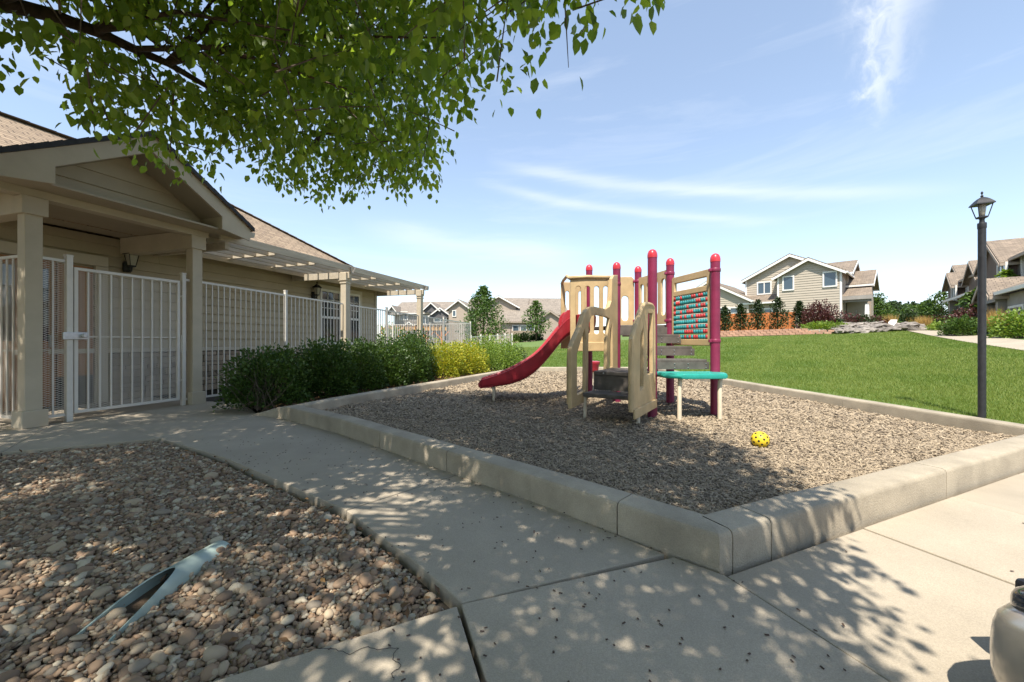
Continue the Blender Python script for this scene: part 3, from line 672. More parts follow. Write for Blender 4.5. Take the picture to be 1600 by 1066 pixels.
# porch beams, ceiling, gable wall
bx('beam', -.30, 2.16, -.095, .095, 2.935, 3.10, 'beige_paint', bevel=.005); bx('beam', 1.89, 2.07, .1, WV - .02, 2.72, 3.02, 'beige_paint'); bx('beam', -.09, .09, .1, WV - .02, 2.72, 3.02, 'beige_paint')
bx('porch_ceiling', -.45, 2.45, -.5, WV, 3.032, 3.06, 'soffit')
GP, ZA, PS = 1.0, 4.16, .625       # gable peak position, height of roof top at the peak, pitch
ztop = lambda x: ZA - PS * abs(x - GP)
gw = MB().prism([(-.22, 3.06), (2.22, 3.06), (2.22, ztop(2.22) - .26), (GP, ZA - .26), (-.22, ztop(-.22) - .26)], (1, 0, 0), (0, 0, 1), (0, -.05, 0), (0, .1, 0)).build('gable_wall', 'siding', club)
zb = 3.105
while zb < 3.85:
    za = zb + .2; xa = max(-.22, GP - (ZA - .27 - zb) / PS); xb = min(2.22, GP + (ZA - .27 - zb) / PS)
    xc = max(-.22, GP - (ZA - .27 - za) / PS); xd = min(2.22, GP + (ZA - .27 - za) / PS)
    if xd - xc > .05: MB().add([(xa, -.09, zb), (xb, -.09, zb), (xd, -.068, za), (xc, -.068, za), (xa, -.05, zb), (xb, -.05, zb), (xd, -.05, za), (xc, -.05, za)],
        [(0, 1, 2, 3), (4, 7, 6, 5), (0, 4, 5, 1), (1, 5, 6, 2), (2, 6, 7, 3), (3, 7, 4, 0)]).build('siding_board', 'siding', gw)
    zb += .2
# gable fascia with boxed returns
FV = -.60; fd = .235
for s in (-1, 1):
    xe = GP + s * 1.55; xr = GP + s * 1.03
    poly = [(GP, ZA - .035), (xe, ztop(xe) - .035), (xe, ztop(xe) - .245), (xr, 3.03), (xr, ztop(xr) - .035 - fd), (GP, ZA - .035 - fd)]
    MB().prism(poly, (1, 0, 0), (0, 0, 1), (0, FV, 0), (0, .035, 0)).build('gable_fascia', 'beige_paint', club)
    MB().box(((xe + xr) / 2, (FV + .04 + WV) / 2, 3.037), (abs(xe - xr) - .004, WV - FV - .05, .014)).build('return_soffit', 'soffit', club)
    MB().prism([(xr + s * .003, 3.045), (xr + s * .02, 3.045), (xr + s * .02, ztop(xr) - .27), (xr + s * .003, ztop(xr) - .27)], (1, 0, 0), (0, 0, 1), (0, FV + .036, 0), (0, .5, 0)).build('return_side', 'beige_paint', club)
    # sloped soffit behind the rake and roof slab
    nx_ = Vector((s, 0, -PS)).normalized()
    MB().add([(GP, FV + .035, ZA - .275), (xr, FV + .035, ztop(xr) - .275), (xr, -.052, ztop(xr) - .275), (GP, -.052, ZA - .275), (GP, FV + .035, ZA - .255), (xr, FV + .035, ztop(xr) - .255), (xr, -.052, ztop(xr) - .255), (GP, -.052, ZA - .255)],
             [(0, 1, 2, 3), (4, 5, 6, 7), (0, 1, 5, 4), (1, 2, 6, 5), (2, 3, 7, 6), (3, 0, 4, 7)]).build('rake_soffit', 'soffit', club)
    xo = GP + s * 1.60; r0, r1 = FV - .035, 5.2
    v = [(GP, r0, ZA - .03), (xo, r0, ztop(xo) - .03), (xo, r1, ztop(xo) - .03), (GP, r1, ZA - .03), (GP, r0, ZA + .03), (xo, r0, ztop(xo) + .03), (xo, r1, ztop(xo) + .03), (GP, r1, ZA + .03)]
    o = MB().add(v, [(0, 1, 2, 3), (4, 5, 6, 7), (0, 1, 5, 4), (1, 2, 6, 5), (2, 3, 7, 6), (3, 0, 4, 7)]).build('porch_roof', 'shingle_tan', club)
    uv_roof(o, (0, 1, 0), tuple(nx_))
    # shingle edge along the rake: short dark overlapping tabs
    m = 13
    for k in range(m):
        a, b = GP + s * 1.60 * k / m, GP + s * 1.60 * (k + 1.04) / m
        MB().add([(a, r0 - .012, ztop(a) - .032), (b, r0 - .012, ztop(b) - .032), (b, r0 - .012, ztop(b) + .036), (a, r0 - .012, ztop(a) + .046), (a, r0 + .1, ztop(a) - .032 + .03), (b, r0 + .1, ztop(b) - .002), (b, r0 + .1, ztop(b) + .036), (a, r0 + .1, ztop(a) + .046)],
                 [(0, 1, 2, 3), (4, 7, 6, 5), (0, 4, 5, 1), (1, 5, 6, 2), (2, 6, 7, 3), (3, 7, 4, 0)]).build('edge_shingle', 'dark_edge', club)
    # gutter along the porch eave
    gx_ = GP + s * 1.58; MB().prism([(0, -.0), (s * .10, .0), (s * .10, -.02), (s * .085, -.09), (s * .02, -.11), (0, -.11)], (1, 0, 0), (0, 0, 1), (gx_, FV + .04, ztop(gx_) - .045), (0, WV - FV + .2, 0)).build('gutter', 'trim', club)
# main hipped roof
s_, e_ = .645, WV - .5
zr = 3.05 + s_ * (5.95 - e_)
ev = [(-9, e_, 3.02), (10.0, e_, 3.02), (10.0, 10.57, 3.02), (-9, 10.57, 3.02)]
rg = [(-6, 5.95, zr), (10.0 - (5.95 - e_), 5.95, zr)]
for nm, vs, ux, uy in (('roof_front', [ev[0], ev[1], rg[1], rg[0]], (1, 0, 0), (0, .835, .55)), ('roof_end', [ev[1], ev[2], rg[1]], (0, 1, 0), (-.835, 0, .55)), ('roof_back', [ev[2], ev[3], rg[0], rg[1]], (1, 0, 0), (0, -.835, .55))):
    k = len(vs); vv = vs + [(a, b, c + .05) for a, b, c in vs]
    o = MB().add(vv, [tuple(range(k))[::-1], tuple(range(k, 2 * k))] + [(i, (i + 1) % k, (i + 1) % k + k, i + k) for i in range(k)]).build('roof_slope', 'shingle_tan', club); uv_roof(o, ux, uy)
for a, b in ((rg[0], rg[1]), (rg[1], ev[1])):     # ridge and hip caps
    a, b = Vector(a), Vector(b); m = 26
    for k in range(m):
        p, q = a.lerp(b, k / m), a.lerp(b, (k + 1.1) / m); MB().beam(p + Vector((0, 0, .062)), q + Vector((0, 0, .072)), .26, .02).build('ridge_shingle', 'shingle_tan', club)
bx('eave_fascia', 2.65, 9.98, e_ - .0, e_ + .03, 2.86, 3.05, 'beige_paint'); bx('eave_fascia', 9.95, 9.98, e_ + .04, 10.5, 2.86, 3.05, 'beige_paint')
bx('eave_soffit', 2.65, 9.95, e_ + .03, WV + .02, 3.0, 3.015, 'soffit')
# roof vent and flashing
vt = MB(); vt.box((5.1, 3.0, 3.05 + s_ * (3.0 - e_) + .10), (.42, .3, .12), m=Matrix.Rotation(.58, 3, 'X')); vt.build('roof_vent', 'h_brown', club)
vt = MB(); vt.lathe((-.35, 4.1, 3.05 + s_ * (4.1 - e_)), [(.26, -.1), (.24, .05), (.12, .3), (.12, .55), (.2, .56), (.2, .66), (.05, .75)], 16); shade(vt.build('flue', 'galvanised', club), 40)

# ------------------------------------------------------------------ wall lanterns
def wall_lantern(x, z, label):
    r = empty('wall_lantern', O + Matrix.Rotation(BA, 3, 'Z') @ Vector((x, WV - .03, z)), BA, label, 'lamp', 'wall lanterns on the clubhouse')
    mb = MB(); mb.lathe((0, -.02, -.02), [(.055, -.10), (.065, -.06), (.065, .06), (.05, .1)], 12); mb.tube([(0, -.03, -.06), (0, -.09, -.10), (0, -.14, -.08), (0, -.15, -.03)], .012, 6); mb.build('bracket', 'black_iron', r, smooth=True)
    c = (0, -.15, 0); mb = MB()
    mb.lathe(c, [(.05, -.03), (.065, -.02), (.065, 0)], 4, sq=True, rot=R(45)); MB.tube(mb, [(0, -.15, -.03), (0, -.15, -.12)], [.018, .006], 6)
    for k in range(4):
        a = R(45 + 90 * k); mb.tube([(.062 * math.cos(a), -.15 + .062 * math.sin(a), 0), (.105 * math.cos(a), -.15 + .105 * math.sin(a), .2)], .007, 4)
    mb.build('cage', 'black_iron', r)
    mb = MB(); mb.lathe(c, [(.055, .002), (.092, .195)], 4, sq=True, rot=R(45)); mb.build('glass', 'frosted', r)
    mb = MB(); mb.lathe(c, [(.135, .2), (.13, .215), (.085, .255), (.05, .285), (.02, .30)], 4, sq=True, rot=R(45)); mb.lathe(c, [(.018, .30), (.012, .33), (.022, .345), (.016, .37), (.003, .41)], 8); mb.build('cap', 'black_iron', r)
wall_lantern(1.98, 2.52, 'black wall lantern beside the entry porch, above the gate'); wall_lantern(6.52, 2.48, 'black wall lantern under the pergola, left of the window')

# ------------------------------------------------------------------ pergola
perg = empty('pergola', O + Matrix.Rotation(BA, 3, 'Z') @ Vector((5.77, 0, 0)), BA, 'cream wooden pergola with long rafters along the clubhouse wall', 'pergola')
def pb(name, x0, x1, y0, y1, z0, z1, mat='pergola_wood', par=perg, bevel=.004): return bx(name, x0 - 5.77, x1 - 5.77, y0, y1, z0, z1, mat, par, bevel=bevel)
for x in (5.77, 9.57):
    p = pb('post', x - .085, x + .085, -.085, .085, 0, 2.92, 'beige_paint'); pb('post_cap', x - .11, x + .11, -.11, .11, 2.70, 2.90, 'beige_paint', p); pb('post_band', x - .102, x + .102, -.102, .102, 2.62, 2.66, 'beige_paint', p)
for x in (2.45, 5.77, 9.57): pb('cross_beam', x - .045, x + .045, -.16, WV - .04, 2.762 if x > 3 else 2.80, 2.93)
for x in (3.6, 4.7, 7.05, 8.3): pb('blocking', x - .02, x + .02, -.02, WV - .3, 2.935, 3.055)
for k in range(6):
    y = -.20 + k * .345; a, b = 2.3, 9.86
    mb = MB().prism([(a - 5.77, 2.935), (b - 5.77 - .04, 2.935), (b - 5.77, 2.985), (b - 5.77, 3.085), (a - 5.77, 3.085)], (1, 0, 0), (0, 0, 1), (0, y, 0), (0, .04, 0)); mb.build('rafter', 'pergola_wood', perg, bevel=.003)
for x in (5.77, 9.57):   # metal post brackets at the front
    for s in (-1, 1): MB().beam((x - 5.77 + s * .03, -.205, 2.90), (x - 5.77 + s * .10, -.24, 3.06), .02, .03).build('bracket', 'h_grey', perg)

# ------------------------------------------------------------------ metal fence and gate
def wp(x, y, z=0): return O + Matrix.Rotation(BA, 3, 'Z') @ Vector((x, y, z))
ftop = lambda x: 2.19 - .020 * x
def fence(name, a, b, label, axis='x', fixed=0, posts=(), step=.107, z0=.1, top=ftop, group=None, skip=()):
    org = (a, fixed) if axis == 'x' else (fixed, a); root = empty(name, wp(*org), BA, label, 'fence', group)
    P = (lambda t, o=0: (t - a, o)) if axis == 'x' else (lambda t, o=0: (o, t - a))
    T = (lambda t: top(t)) if axis == 'x' else (lambda t: top(fixed))
    for z in (lambda t: T(t), lambda t: z0):
        MB().beam((*P(a), z(a) - .0), (*P(b), z(b) - .0), .028, .036).build('rail', 'white_metal', root)
    n = int((b - a) / step); zr0 = z0; proto = None
    for k in range(1, n):
        t = a + (b - a) * k / n
        if any(abs(t - s) < .07 for s in list(posts) + list(skip)): continue
        h = T(t) - z0 - .03
        if proto is None: proto = MB().box((0, 0, .5), (.016, .016, 1)).build('picket', 'white_metal', root); o = proto
        else: o = proto.copy(); COL.objects.link(o)
        o.location = (*P(t), z0 + .015); o.scale = (1, 1, h)
    for s in posts:
        p = MB().box((*P(s), (T(s) + .09) / 2), (.055, .055, T(s) + .09)).build('post', 'white_metal', root, bevel=.004)
        MB().box((*P(s), T(s) + .10), (.066, .066, .02)).build('post_cap', 'white_metal', p)
    return root
fence('metal_fence', 2.07, 5.67, 'cream metal picket fence in front of the wall, left of the pergola post', posts=(3.88,))
fence('metal_fence', 5.87, 9.47, 'cream metal picket fence between the two pergola posts', posts=(7.6,))
fence('metal_fence', 9.67, 14.1, 'cream metal picket fence beyond the pergola, running to the pool corner', posts=(11.4, 14.08))
fence('metal_fence', .03, 6.5, 'cream metal picket fence closing the far side of the pool', axis='y', fixed=14.1, posts=(2.1, 4.2, 6.4))
fm = fence('metal_fence', 1.80, 1.90, 'narrow cream fence strip between gate and porch column', posts=(1.80,), step=.05)
def mesh_panel(root, x0, x1, z0, z1, y=.014, axis='x', dx=.062, dz=.030, t=.0035):
    mb = MB(); nx_, nz_ = int((x1 - x0) / dx), int((z1 - z0) / dz); sx = (x1 - x0) / nx_; sz = (z1 - z0) / nz_; w = .0028
    def q(a, b):
        (xa, za), (xb, zb_) = a, b
        f = (lambda u, z, o: (u, y + o, z)) if axis == 'x' else (lambda u, z, o: (y + o, u, z))
        mb.add([f(xa, za - w, 0), f(xb, zb_ - w, t), f(xb, zb_ + w, t), f(xa, za + w, 0)], [(0, 1, 2, 3)])
    for i in range(nx_):
        for j in range(nz_):
            x, z = x0 + i * sx, z0 + j * sz
            q((x, z + sz / 2), (x + sx / 2, z)); q((x + sx / 2, z), (x + sx, z + sz / 2)); 
            q((x, z + sz / 2), (x + sx / 2, z + sz)); q((x + sx / 2, z + sz), (x + sx, z + sz / 2))
    o = mb.build('mesh_panel', 'white_metal', root); o['kind'] = 'stuff'; return o
gate = empty('gate', wp(.36, 0), BA, 'cream metal gate with expanded mesh and a grey latch box', 'gate')
gx0, gx1, gz0, gz1 = .05, 1.38, .10, 2.12
fr = MB()
for a, b, c, d in ((gx0, gx1, gz0, gz0 + .04), (gx0, gx1, gz1 - .04, gz1), (gx0, gx0 + .04, gz0 + .04, gz1 - .04), (gx1 - .04, gx1, gz0 + .04, gz1 - .04)): fr.box(((a + b) / 2, 0, (c + d) / 2), (b - a, .038, d - c))
fr.build('gate_frame', 'white_metal', gate, bevel=.003)
for k in range(1, 10): MB().box((gx0 + .02 + (gx1 - gx0 - .04) * k / 10, -.008, 1.11), (.018, .018, 1.93)).build('picket', 'white_metal', gate)
MB().box(((gx0 + gx1) / 2, .008, 1.16), (gx1 - gx0 - .085, .012, .016)).build('mid_bar', 'white_metal', gate)
mesh_panel(gate, gx0 + .04, gx1 - .04, gz0 + .04, gz1 - .04)
lt = MB().box((.05, -.045, 1.17), (.26, .03, .10)).build('latch_plate', 'galvanised', gate, bevel=.006); MB().lathe((0, 0, 0), [(.03, 0), (.032, .05), (.02, .06)], 12).build('latch_knob', 'galvanised', lt).matrix_local = Matrix.Translation((.12, -.055, 1.175)) @ Matrix.Rotation(R(90), 4, 'X')
for z in (.42, 1.85): MB().tube([(1.38, 0, z), (1.41, -.02, z + .02), (1.435, 0, z)], .010, 6).build('hinge', 'white_metal', gate)
MB().box((1.405, 0, 1.05), (.012, .02, .3)).build('closer', 'white_metal', gate)
gp = MB().box((0, 0, 1.13), (.066, .066, 2.26)).build('gate_post', 'white_metal', gate, bevel=.004); MB().box((0, 0, 2.265), (.075, .075, .02)).build('post_cap', 'white_metal', gp)
sp_ = fence('metal_fence', .085, .325, 'narrow mesh-backed fence strip between porch column and gate post', posts=(), step=.115); mesh_panel(sp_, .0, .24, .12, 2.16)
sp2 = fence('metal_fence', .1, WV - .06, 'mesh-backed fence section between porch column and wall at left edge', axis='y', fixed=0, posts=(), step=.13, top=lambda t: 2.2); mesh_panel(sp2, .0, WV - .17, .12, 2.17, axis='y')
# ------------------------------------------------------------------ playground structure
PG = empty('play_structure', (2.0, 6.4, 0), 0, 'playground climber with purple posts, tan panels, red slide and abacus panel', 'playground')
PA, PB, PC, PD, PE, PF = (2.03, 5.76), (2.96, 5.80), (2.72, 6.85), (1.84, 7.0), (1.56, 8.05), (2.5, 7.9)
def bw(mb, name, mat, par=PG, **k): return mb.build(name, mat, par, world=True, **k)
def post(p, top, r=.066):
    mb = MB().lathe((p[0], p[1], 0), [(r, -.1), (r, top - .07)], 18); o = shade(bw(mb, 'post', 'purple'), 40)
    mb = MB().lathe((p[0], p[1], top - .07), [(r * 1.05, -.03), (r * 1.07, 0), (r * 1.02, .035), (r * .8, .07), (r * .45, .09), (r * .05, .098)], 18); c = mb.build('post_cap', 'red_cap', o, world=True); shade(c, 60)
for p, t in ((PA, 2.40), (PB, 2.35), (PC, 2.50), (PD, 2.46), (PE, 2.62), (PF, 2.56)): post(p, t)
def deck(poly, z, th, name='deck'):
    mb = MB().prism(poly, (1, 0, 0), (0, 1, 0), (0, 0, z - th), (0, 0, th)); return bw(mb, name, 'grey_deck', bevel=.01)
def lerp2(a, b, t): return (a[0] + (b[0] - a[0]) * t, a[1] + (b[1] - a[1]) * t)
deck([PD, PC, PF, PE], 1.38, .07)
# steps climbing from the green seat to the upper deck
for k, zt in enumerate((.83, 1.02, 1.21)):
    t0, t1 = .06 + k * .3, .06 + (k + 1) * .3
    a, b, c, d = lerp2(PA, PD, t0), lerp2(PB, PC, t0), lerp2(PB, PC, t1), lerp2(PA, PD, t1)
    ins = lambda p, q, s=.08: lerp2(p, q, s)
    mb = MB().prism([ins(a, b), ins(b, a), ins(c, d), ins(d, c)], (1, 0, 0), (0, 1, 0), (0, 0, zt - .035), (0, 0, .035)); o = bw(mb, 'step', 'grey_deck', bevel=.006)
    p0, p1 = Vector((*ins(a, b, .05), zt - .09)), Vector((*ins(b, a, .05), zt - .09))
    rz_ = bw(MB().beam(p0, p1, .02, .11), 'riser', 'grey_deck')
    for q in (.06, .38, .62, .94):
        p = p0.lerp(p1, q); mb = MB()
        for dz in (.03, -.03): mb.lathe((p.x, p.y - .012, p.z + dz), [(.009, -.006), (.009, .006)], 8)
        mb.build('bolt', 'bolt', rz_, world=True)
p0, p1 = Vector((*lerp2(PD, PC, .06), 1.27)), Vector((*lerp2(PD, PC, .94), 1.27)); bw(MB().beam(p0 - Vector((0, .02, 0)), p1 - Vector((0, .02, 0)), .03, .14), 'riser', 'grey_deck')
# green transfer seat on two cream legs
seat = [(2.07, 5.83), (2.94, 5.86), (3.03, 5.62), (2.93, 5.40), (2.30, 5.36), (2.10, 5.52)]
bw(MB().prism(seat, (1, 0, 0), (0, 1, 0), (0, 0, .585), (0, 0, .07)), 'seat', 'teal', bevel=.028)
for x, y, bxx in ((2.30, 5.47, 2.33), (2.87, 5.50, 2.90)): shade(bw(MB().tube([(x, y, -.1), (x, y, .45), (bxx, y + .04, .585)], .030, 10), 'leg', 'cream_steel'), 50)
# transfer steps at the left front
LF, RF = Vector((.95, 5.50, 0)), Vector((1.60, 5.07, 0)); sw = (RF - LF).normalized(); win = Vector((.55, .835, 0)).normalized()
def q4(d0, d1, z, th, name, i=.05):
    a, b = LF + sw * i + win * d0, RF - sw * i + win * d0; c, d = RF - sw * i + win * d1, LF + sw * i + win * d1
    return bw(MB().prism([(v.x, v.y) for v in (a, b, c, d)], (1, 0, 0), (0, 1, 0), (0, 0, z - th), (0, 0, th)), name, 'grey_deck', bevel=.012)
q4(.02, .40, .385, .055, 'step', .02); q4(.36, 1.25, .665, .06, 'deck', .04)
rr_ = bw(MB().beam(LF + sw * .04 + win * .385 + Vector((0, 0, .51)), RF - sw * .04 + win * .385 + Vector((0, 0, .51)), .02, .23), 'riser', 'grey_deck')
for t in (.25, .75):
    p = LF.lerp(RF, t) + win * .35; MB().lathe((p.x, p.y, .64), [(.010, -.008), (.010, .008)], 8).build('bolt', 'bolt', rr_, world=True)
for p in (LF + sw * .02, RF - sw * .02): shade(bw(MB().tube([p + win * .1 + Vector((0, 0, -.1)), p + win * .1 + Vector((0, 0, .36))], .024, 10), 'leg', 'cream_steel'), 50)
# shaped plastic panels: outlines read on a vertical plane through a and b
def onpl(px, py, a, b):
    a, b = Vector(a).to_2d(), Vector(b).to_2d(); d = (b - a).normalized(); k = (px - 800) / F; t = (k * a.y - a.x) / (d.x - k * d.y); Y = a.y + d.y * t
    return t, CAMH + (533 - py) / F * Y
def panel(name, mat, a, b, outline, holes=(), th=.045, par=PG, rim=.0):
    """solid panel with real openings: outline and holes are (t, z) loops"""
    a, b = Vector((a[0], a[1], 0)), Vector((b[0], b[1], 0)); d = (b - a).normalized(); nrm = Vector((d.y, -d.x, 0))
    from mathutils.geometry import delaunay_2d_cdt
    vs = []; es = []
    for lp in [outline] + list(holes):
        o = len(vs); vs += [Vector(p) for p in lp]; es += [(o + i, o + (i + 1) % len(lp)) for i in range(len(lp))]
    v2, e2, f2, *_ = delaunay_2d_cdt(vs, es, [], 1, 1e-5)
    fs = []
    for f in f2:
        c = sum((Vector(v2[i]) for i in f), Vector((0, 0))) / len(f)
        if inpoly(c.x, c.y, outline) and not any(inpoly(c.x, c.y, h) for h in holes): fs.append(tuple(f))
    n = len(v2); P = [a + d * v[0] + Vector((0, 0, v[1])) + nrm * (th / 2) for v in v2] + [a + d * v[0] + Vector((0, 0, v[1])) - nrm * (th / 2) for v in v2]
    cnt = {}
    for f in fs:
        for i in range(len(f)): e = (f[i], f[(i + 1) % len(f)]); cnt[e] = 1
    side = [(e[0], e[1], e[1] + n, e[0] + n) for e in cnt if (e[1], e[0]) not in cnt]
    mb = MB().add(P, fs + [tuple(i + n for i in f[::-1]) for f in fs] + side); o = mb.build(name, mat, par, world=True)
    bm = bmesh.new(); bm.from_mesh(o.data); bmesh.ops.delete(bm, geom=[v for v in bm.verts if not v.link_faces], context='VERTS'); bmesh.ops.dissolve_limit(bm, angle_limit=.02, verts=bm.verts, edges=bm.edges)
    bmesh.ops.recalc_face_normals(bm, faces=bm.faces); bm.to_mesh(o.data); bm.free()
    b_ = o.modifiers.new('bevel', 'BEVEL'); b_.width = .009; b_.segments = 2; b_.limit_method = 'ANGLE'; b_.angle_limit = R(60)
    return o
def slot(t0, t1, z0, z1):
    r = (t1 - t0) / 2; c = (t0 + t1) / 2; n = 5
    return [(c + r * math.cos(math.pi * (1 + k / n)), z0 + r + r * math.sin(math.pi * (1 + k / n))) for k in range(n + 1)] + [(c + r * math.cos(math.pi * k / n), z1 - r + r * math.sin(math.pi * k / n)) for k in range(n + 1)]
def pxl(pts, a, b): return [onpl(x, y, a, b) for x, y in pts]
def smooth_line(pts, k=3):
    for _ in range(k):      # corner cutting rounds the bends
        q = [pts[0]]
        for a, b in zip(pts, pts[1:]): q += [a.lerp(b, .25), a.lerp(b, .75)]
        pts = q + [pts[-1]]
    return pts
# right handrail panel of the transfer steps
ra, rb = RF + sw * .02, RF + sw * .02 + win * .8
rt = [Vector((*(ra + win * t).to_2d(), z)) for t, z in pxl([(986, 640), (986, 530), (990, 518), (1002, 479), (1007, 475), (1018, 477), (1020, 484), (1020, 600)], ra, rb)]
shade(bw(MB().tube(smooth_line(rt), .034, 10), 'handrail', 'tan_plastic'), 80)
o = panel('handrail_panel', 'tan_plastic', ra, rb, pxl([(985, 645), (985, 530), (989, 518), (1001, 478), (1006, 473), (1018, 475), (1021, 480), (1022, 520), (1022, 628)], ra, rb),
          [pxl([(1008, 586), (1010, 490), (1017, 490), (1017, 583)], ra, rb), pxl([(997, 612), (998, 524), (1003, 508), (1003, 604)], ra, rb)], .05)
bw(MB().beam(ra + win * (onpl(986, 600, ra, rb)[0] + .01) - sw * .0 + sw * .035 + Vector((0, 0, .22)), ra + win * .72 + sw * .035 + Vector((0, 0, .22)), .03, .12), 'panel_foot', 'tan_plastic', bevel=.01)
# left handrail panel, stepping up to the tall post
la, lb = LF - sw * .02, LF - sw * .02 + win * 1.72
panel('handrail_panel', 'tan_plastic', la, lb, pxl([(890, 639), (890, 545), (896, 530), (905, 512), (912, 488), (918, 480), (926, 479), (944, 483), (950, 479), (953, 470), (954, 436), (957, 430), (963, 430), (963, 500), (963, 580), (945, 583), (946, 530), (950, 498), (944, 495), (928, 492), (922, 494), (918, 505), (917, 530), (916, 625)], la, lb),
      [pxl([(899, 618), (899, 553), (904, 536), (911, 514), (913, 530), (912, 610)], la, lb), pxl([(950, 575), (951, 515), (954, 505), (955, 573)], la, lb)], .055)
tb = [Vector((*(la + win * t).to_2d(), z)) - sw * .045 for t, z in pxl([(893, 632), (893, 548), (898, 533), (907, 514), (913, 491), (920, 484), (930, 484), (944, 487), (951, 484), (955, 474), (956, 438)], la, lb)]
shade(bw(MB().tube(smooth_line(tb), .026, 10), 'handrail', 'tan_plastic'), 80)
# slatted barrier panels (slide mouth, and upper deck)
def slats(a, b, z0, z1, zs0, zs1, n, dz=0, th=.045, m=.06, arch=True):
    a2, b2 = Vector((a[0], a[1])), Vector((b[0], b[1])); ln = (b2 - a2).length; w = (ln - 2 * m) / n
    out = [(0, z0), (ln, z0), (ln, z1 + dz - (.05 if arch else 0)), (ln - .05, z1 + dz), (.05, z1), (0, z1 - (.05 if arch else 0))]
    hs = [slot(m + w * (k + .22), m + w * (k + .78), zs0 + dz * 0, zs1 + dz * (k + .5) / n) for k in range(n)]
    return panel('barrier_panel', 'tan_plastic', a, b, out, hs, th)
SL = (1.02, 6.98)
slats(SL, (1.78, 6.97), .95, 2.22, 1.22, 2.06, 4)
bw(MB().tube([(SL[0] - .02, 6.955, 2.20), (1.30, 6.95, 2.22), (1.72, 6.95, 2.21)], .034, 8), 'top_rail', 'tan_plastic', smooth=True)
bw(MB().box((1.40, 6.965, 1.0), (.74, .07, .16)), 'panel_base', 'tan_plastic', bevel=.012)
slats((.98, 7.98), (1.50, 8.02), .95, 2.28, 1.22, 2.1, 3)
slats((2.08, 7.98), (2.43, 7.93), 1.40, 2.38, 1.5, 2.0, 1)
slats(PF, PC, 1.40, 2.34, 1.55, 2.2, 4, dz=.0)
# hood bar across the slide mouth
bw(MB().tube([(1.02, 7.0, 2.2), (1.0, 7.25, 2.28), (1.0, 7.75, 2.28), (1.0, 7.98, 2.25)], .03, 8), 'hood_bar', 'tan_plastic', smooth=True)
# wavy slide running out to the left
prof = [(1.60, 1.40), (1.20, 1.38), (1.04, 1.32), (.90, 1.20), (.76, 1.02), (.62, .85), (.48, .70), (.33, .58), (.18, .50), (.02, .445), (-.16, .41), (-.34, .39), (-.52, .375), (-.60, .345)]
yc = lambda x: 7.48 + (x - 1.0) * .10
sec = [(-.35, .285), (-.365, .30), (-.335, .31), (-.31, .27), (-.29, .06), (-.23, .0), (.23, .0), (.29, .06), (.31, .27), (.335, .31), (.365, .30), (.35, .285), (.335, .02), (.26, -.035), (-.26, -.035), (-.335, .02)]
vs = []; k = len(sec)
for i, (x, z) in enumerate(prof):
    hf = 1.0 if i < 9 else max(.45, 1 - (i - 8) * .14)
    if i == 0: hf = 1.0
    for o, h in sec: vs.append((x, yc(x) + o * (1.0 if i < len(prof) - 1 else .9), z - .09 + (h * hf if h > .03 else h)))
fs = [(i * k + j, i * k + (j + 1) % k, (i + 1) * k + (j + 1) % k, (i + 1) * k + j) for i in range(len(prof) - 1) for j in range(k)] + [tuple(range(k)), tuple(range((len(prof) - 1) * k, len(prof) * k))[::-1]]
sl_ = bw(MB().add(vs, fs), 'slide', 'slide_red'); shade(sl_, 50)
sb = sl_.modifiers.new('sub', 'SUBSURF'); sb.levels = 2; sb.render_levels = 2
# rounded exit lip and slide shoulders
lip = [(-.60, .36), (-.60, .30), (-.57, .265), (-.40, .27), (-.22, .33), (-.22, .37), (-.40, .375)]
bw(MB().prism(lip, (1, 0, 0), (0, 0, 1), (0, yc(-.4) - .30, 0), (0, .60, 0)), 'slide_lip', 'slide_red', bevel=.03)
for s in (-.285, .285):
    sh = [(1.14, 1.30), (1.14, 1.62), (1.08, 1.67), (1.0, 1.66), (.93, 1.58), (.90, 1.44), (.96, 1.24)]
    bw(MB().prism(sh, (1, 0, 0), (0, 0, 1), (0, 7.48 + s - .02, 0), (0, .04, 0)), 'slide_shoulder', 'slide_red', bevel=.015)
for y in (-.2, .2):
    x = -.33; shade(bw(MB().tube([(x, yc(x) + y, -.1), (x, yc(x) + y, .22), (x - .05, yc(x) + y * .9, .31)], .022, 8), 'slide_leg', 'cream_steel'), 50)
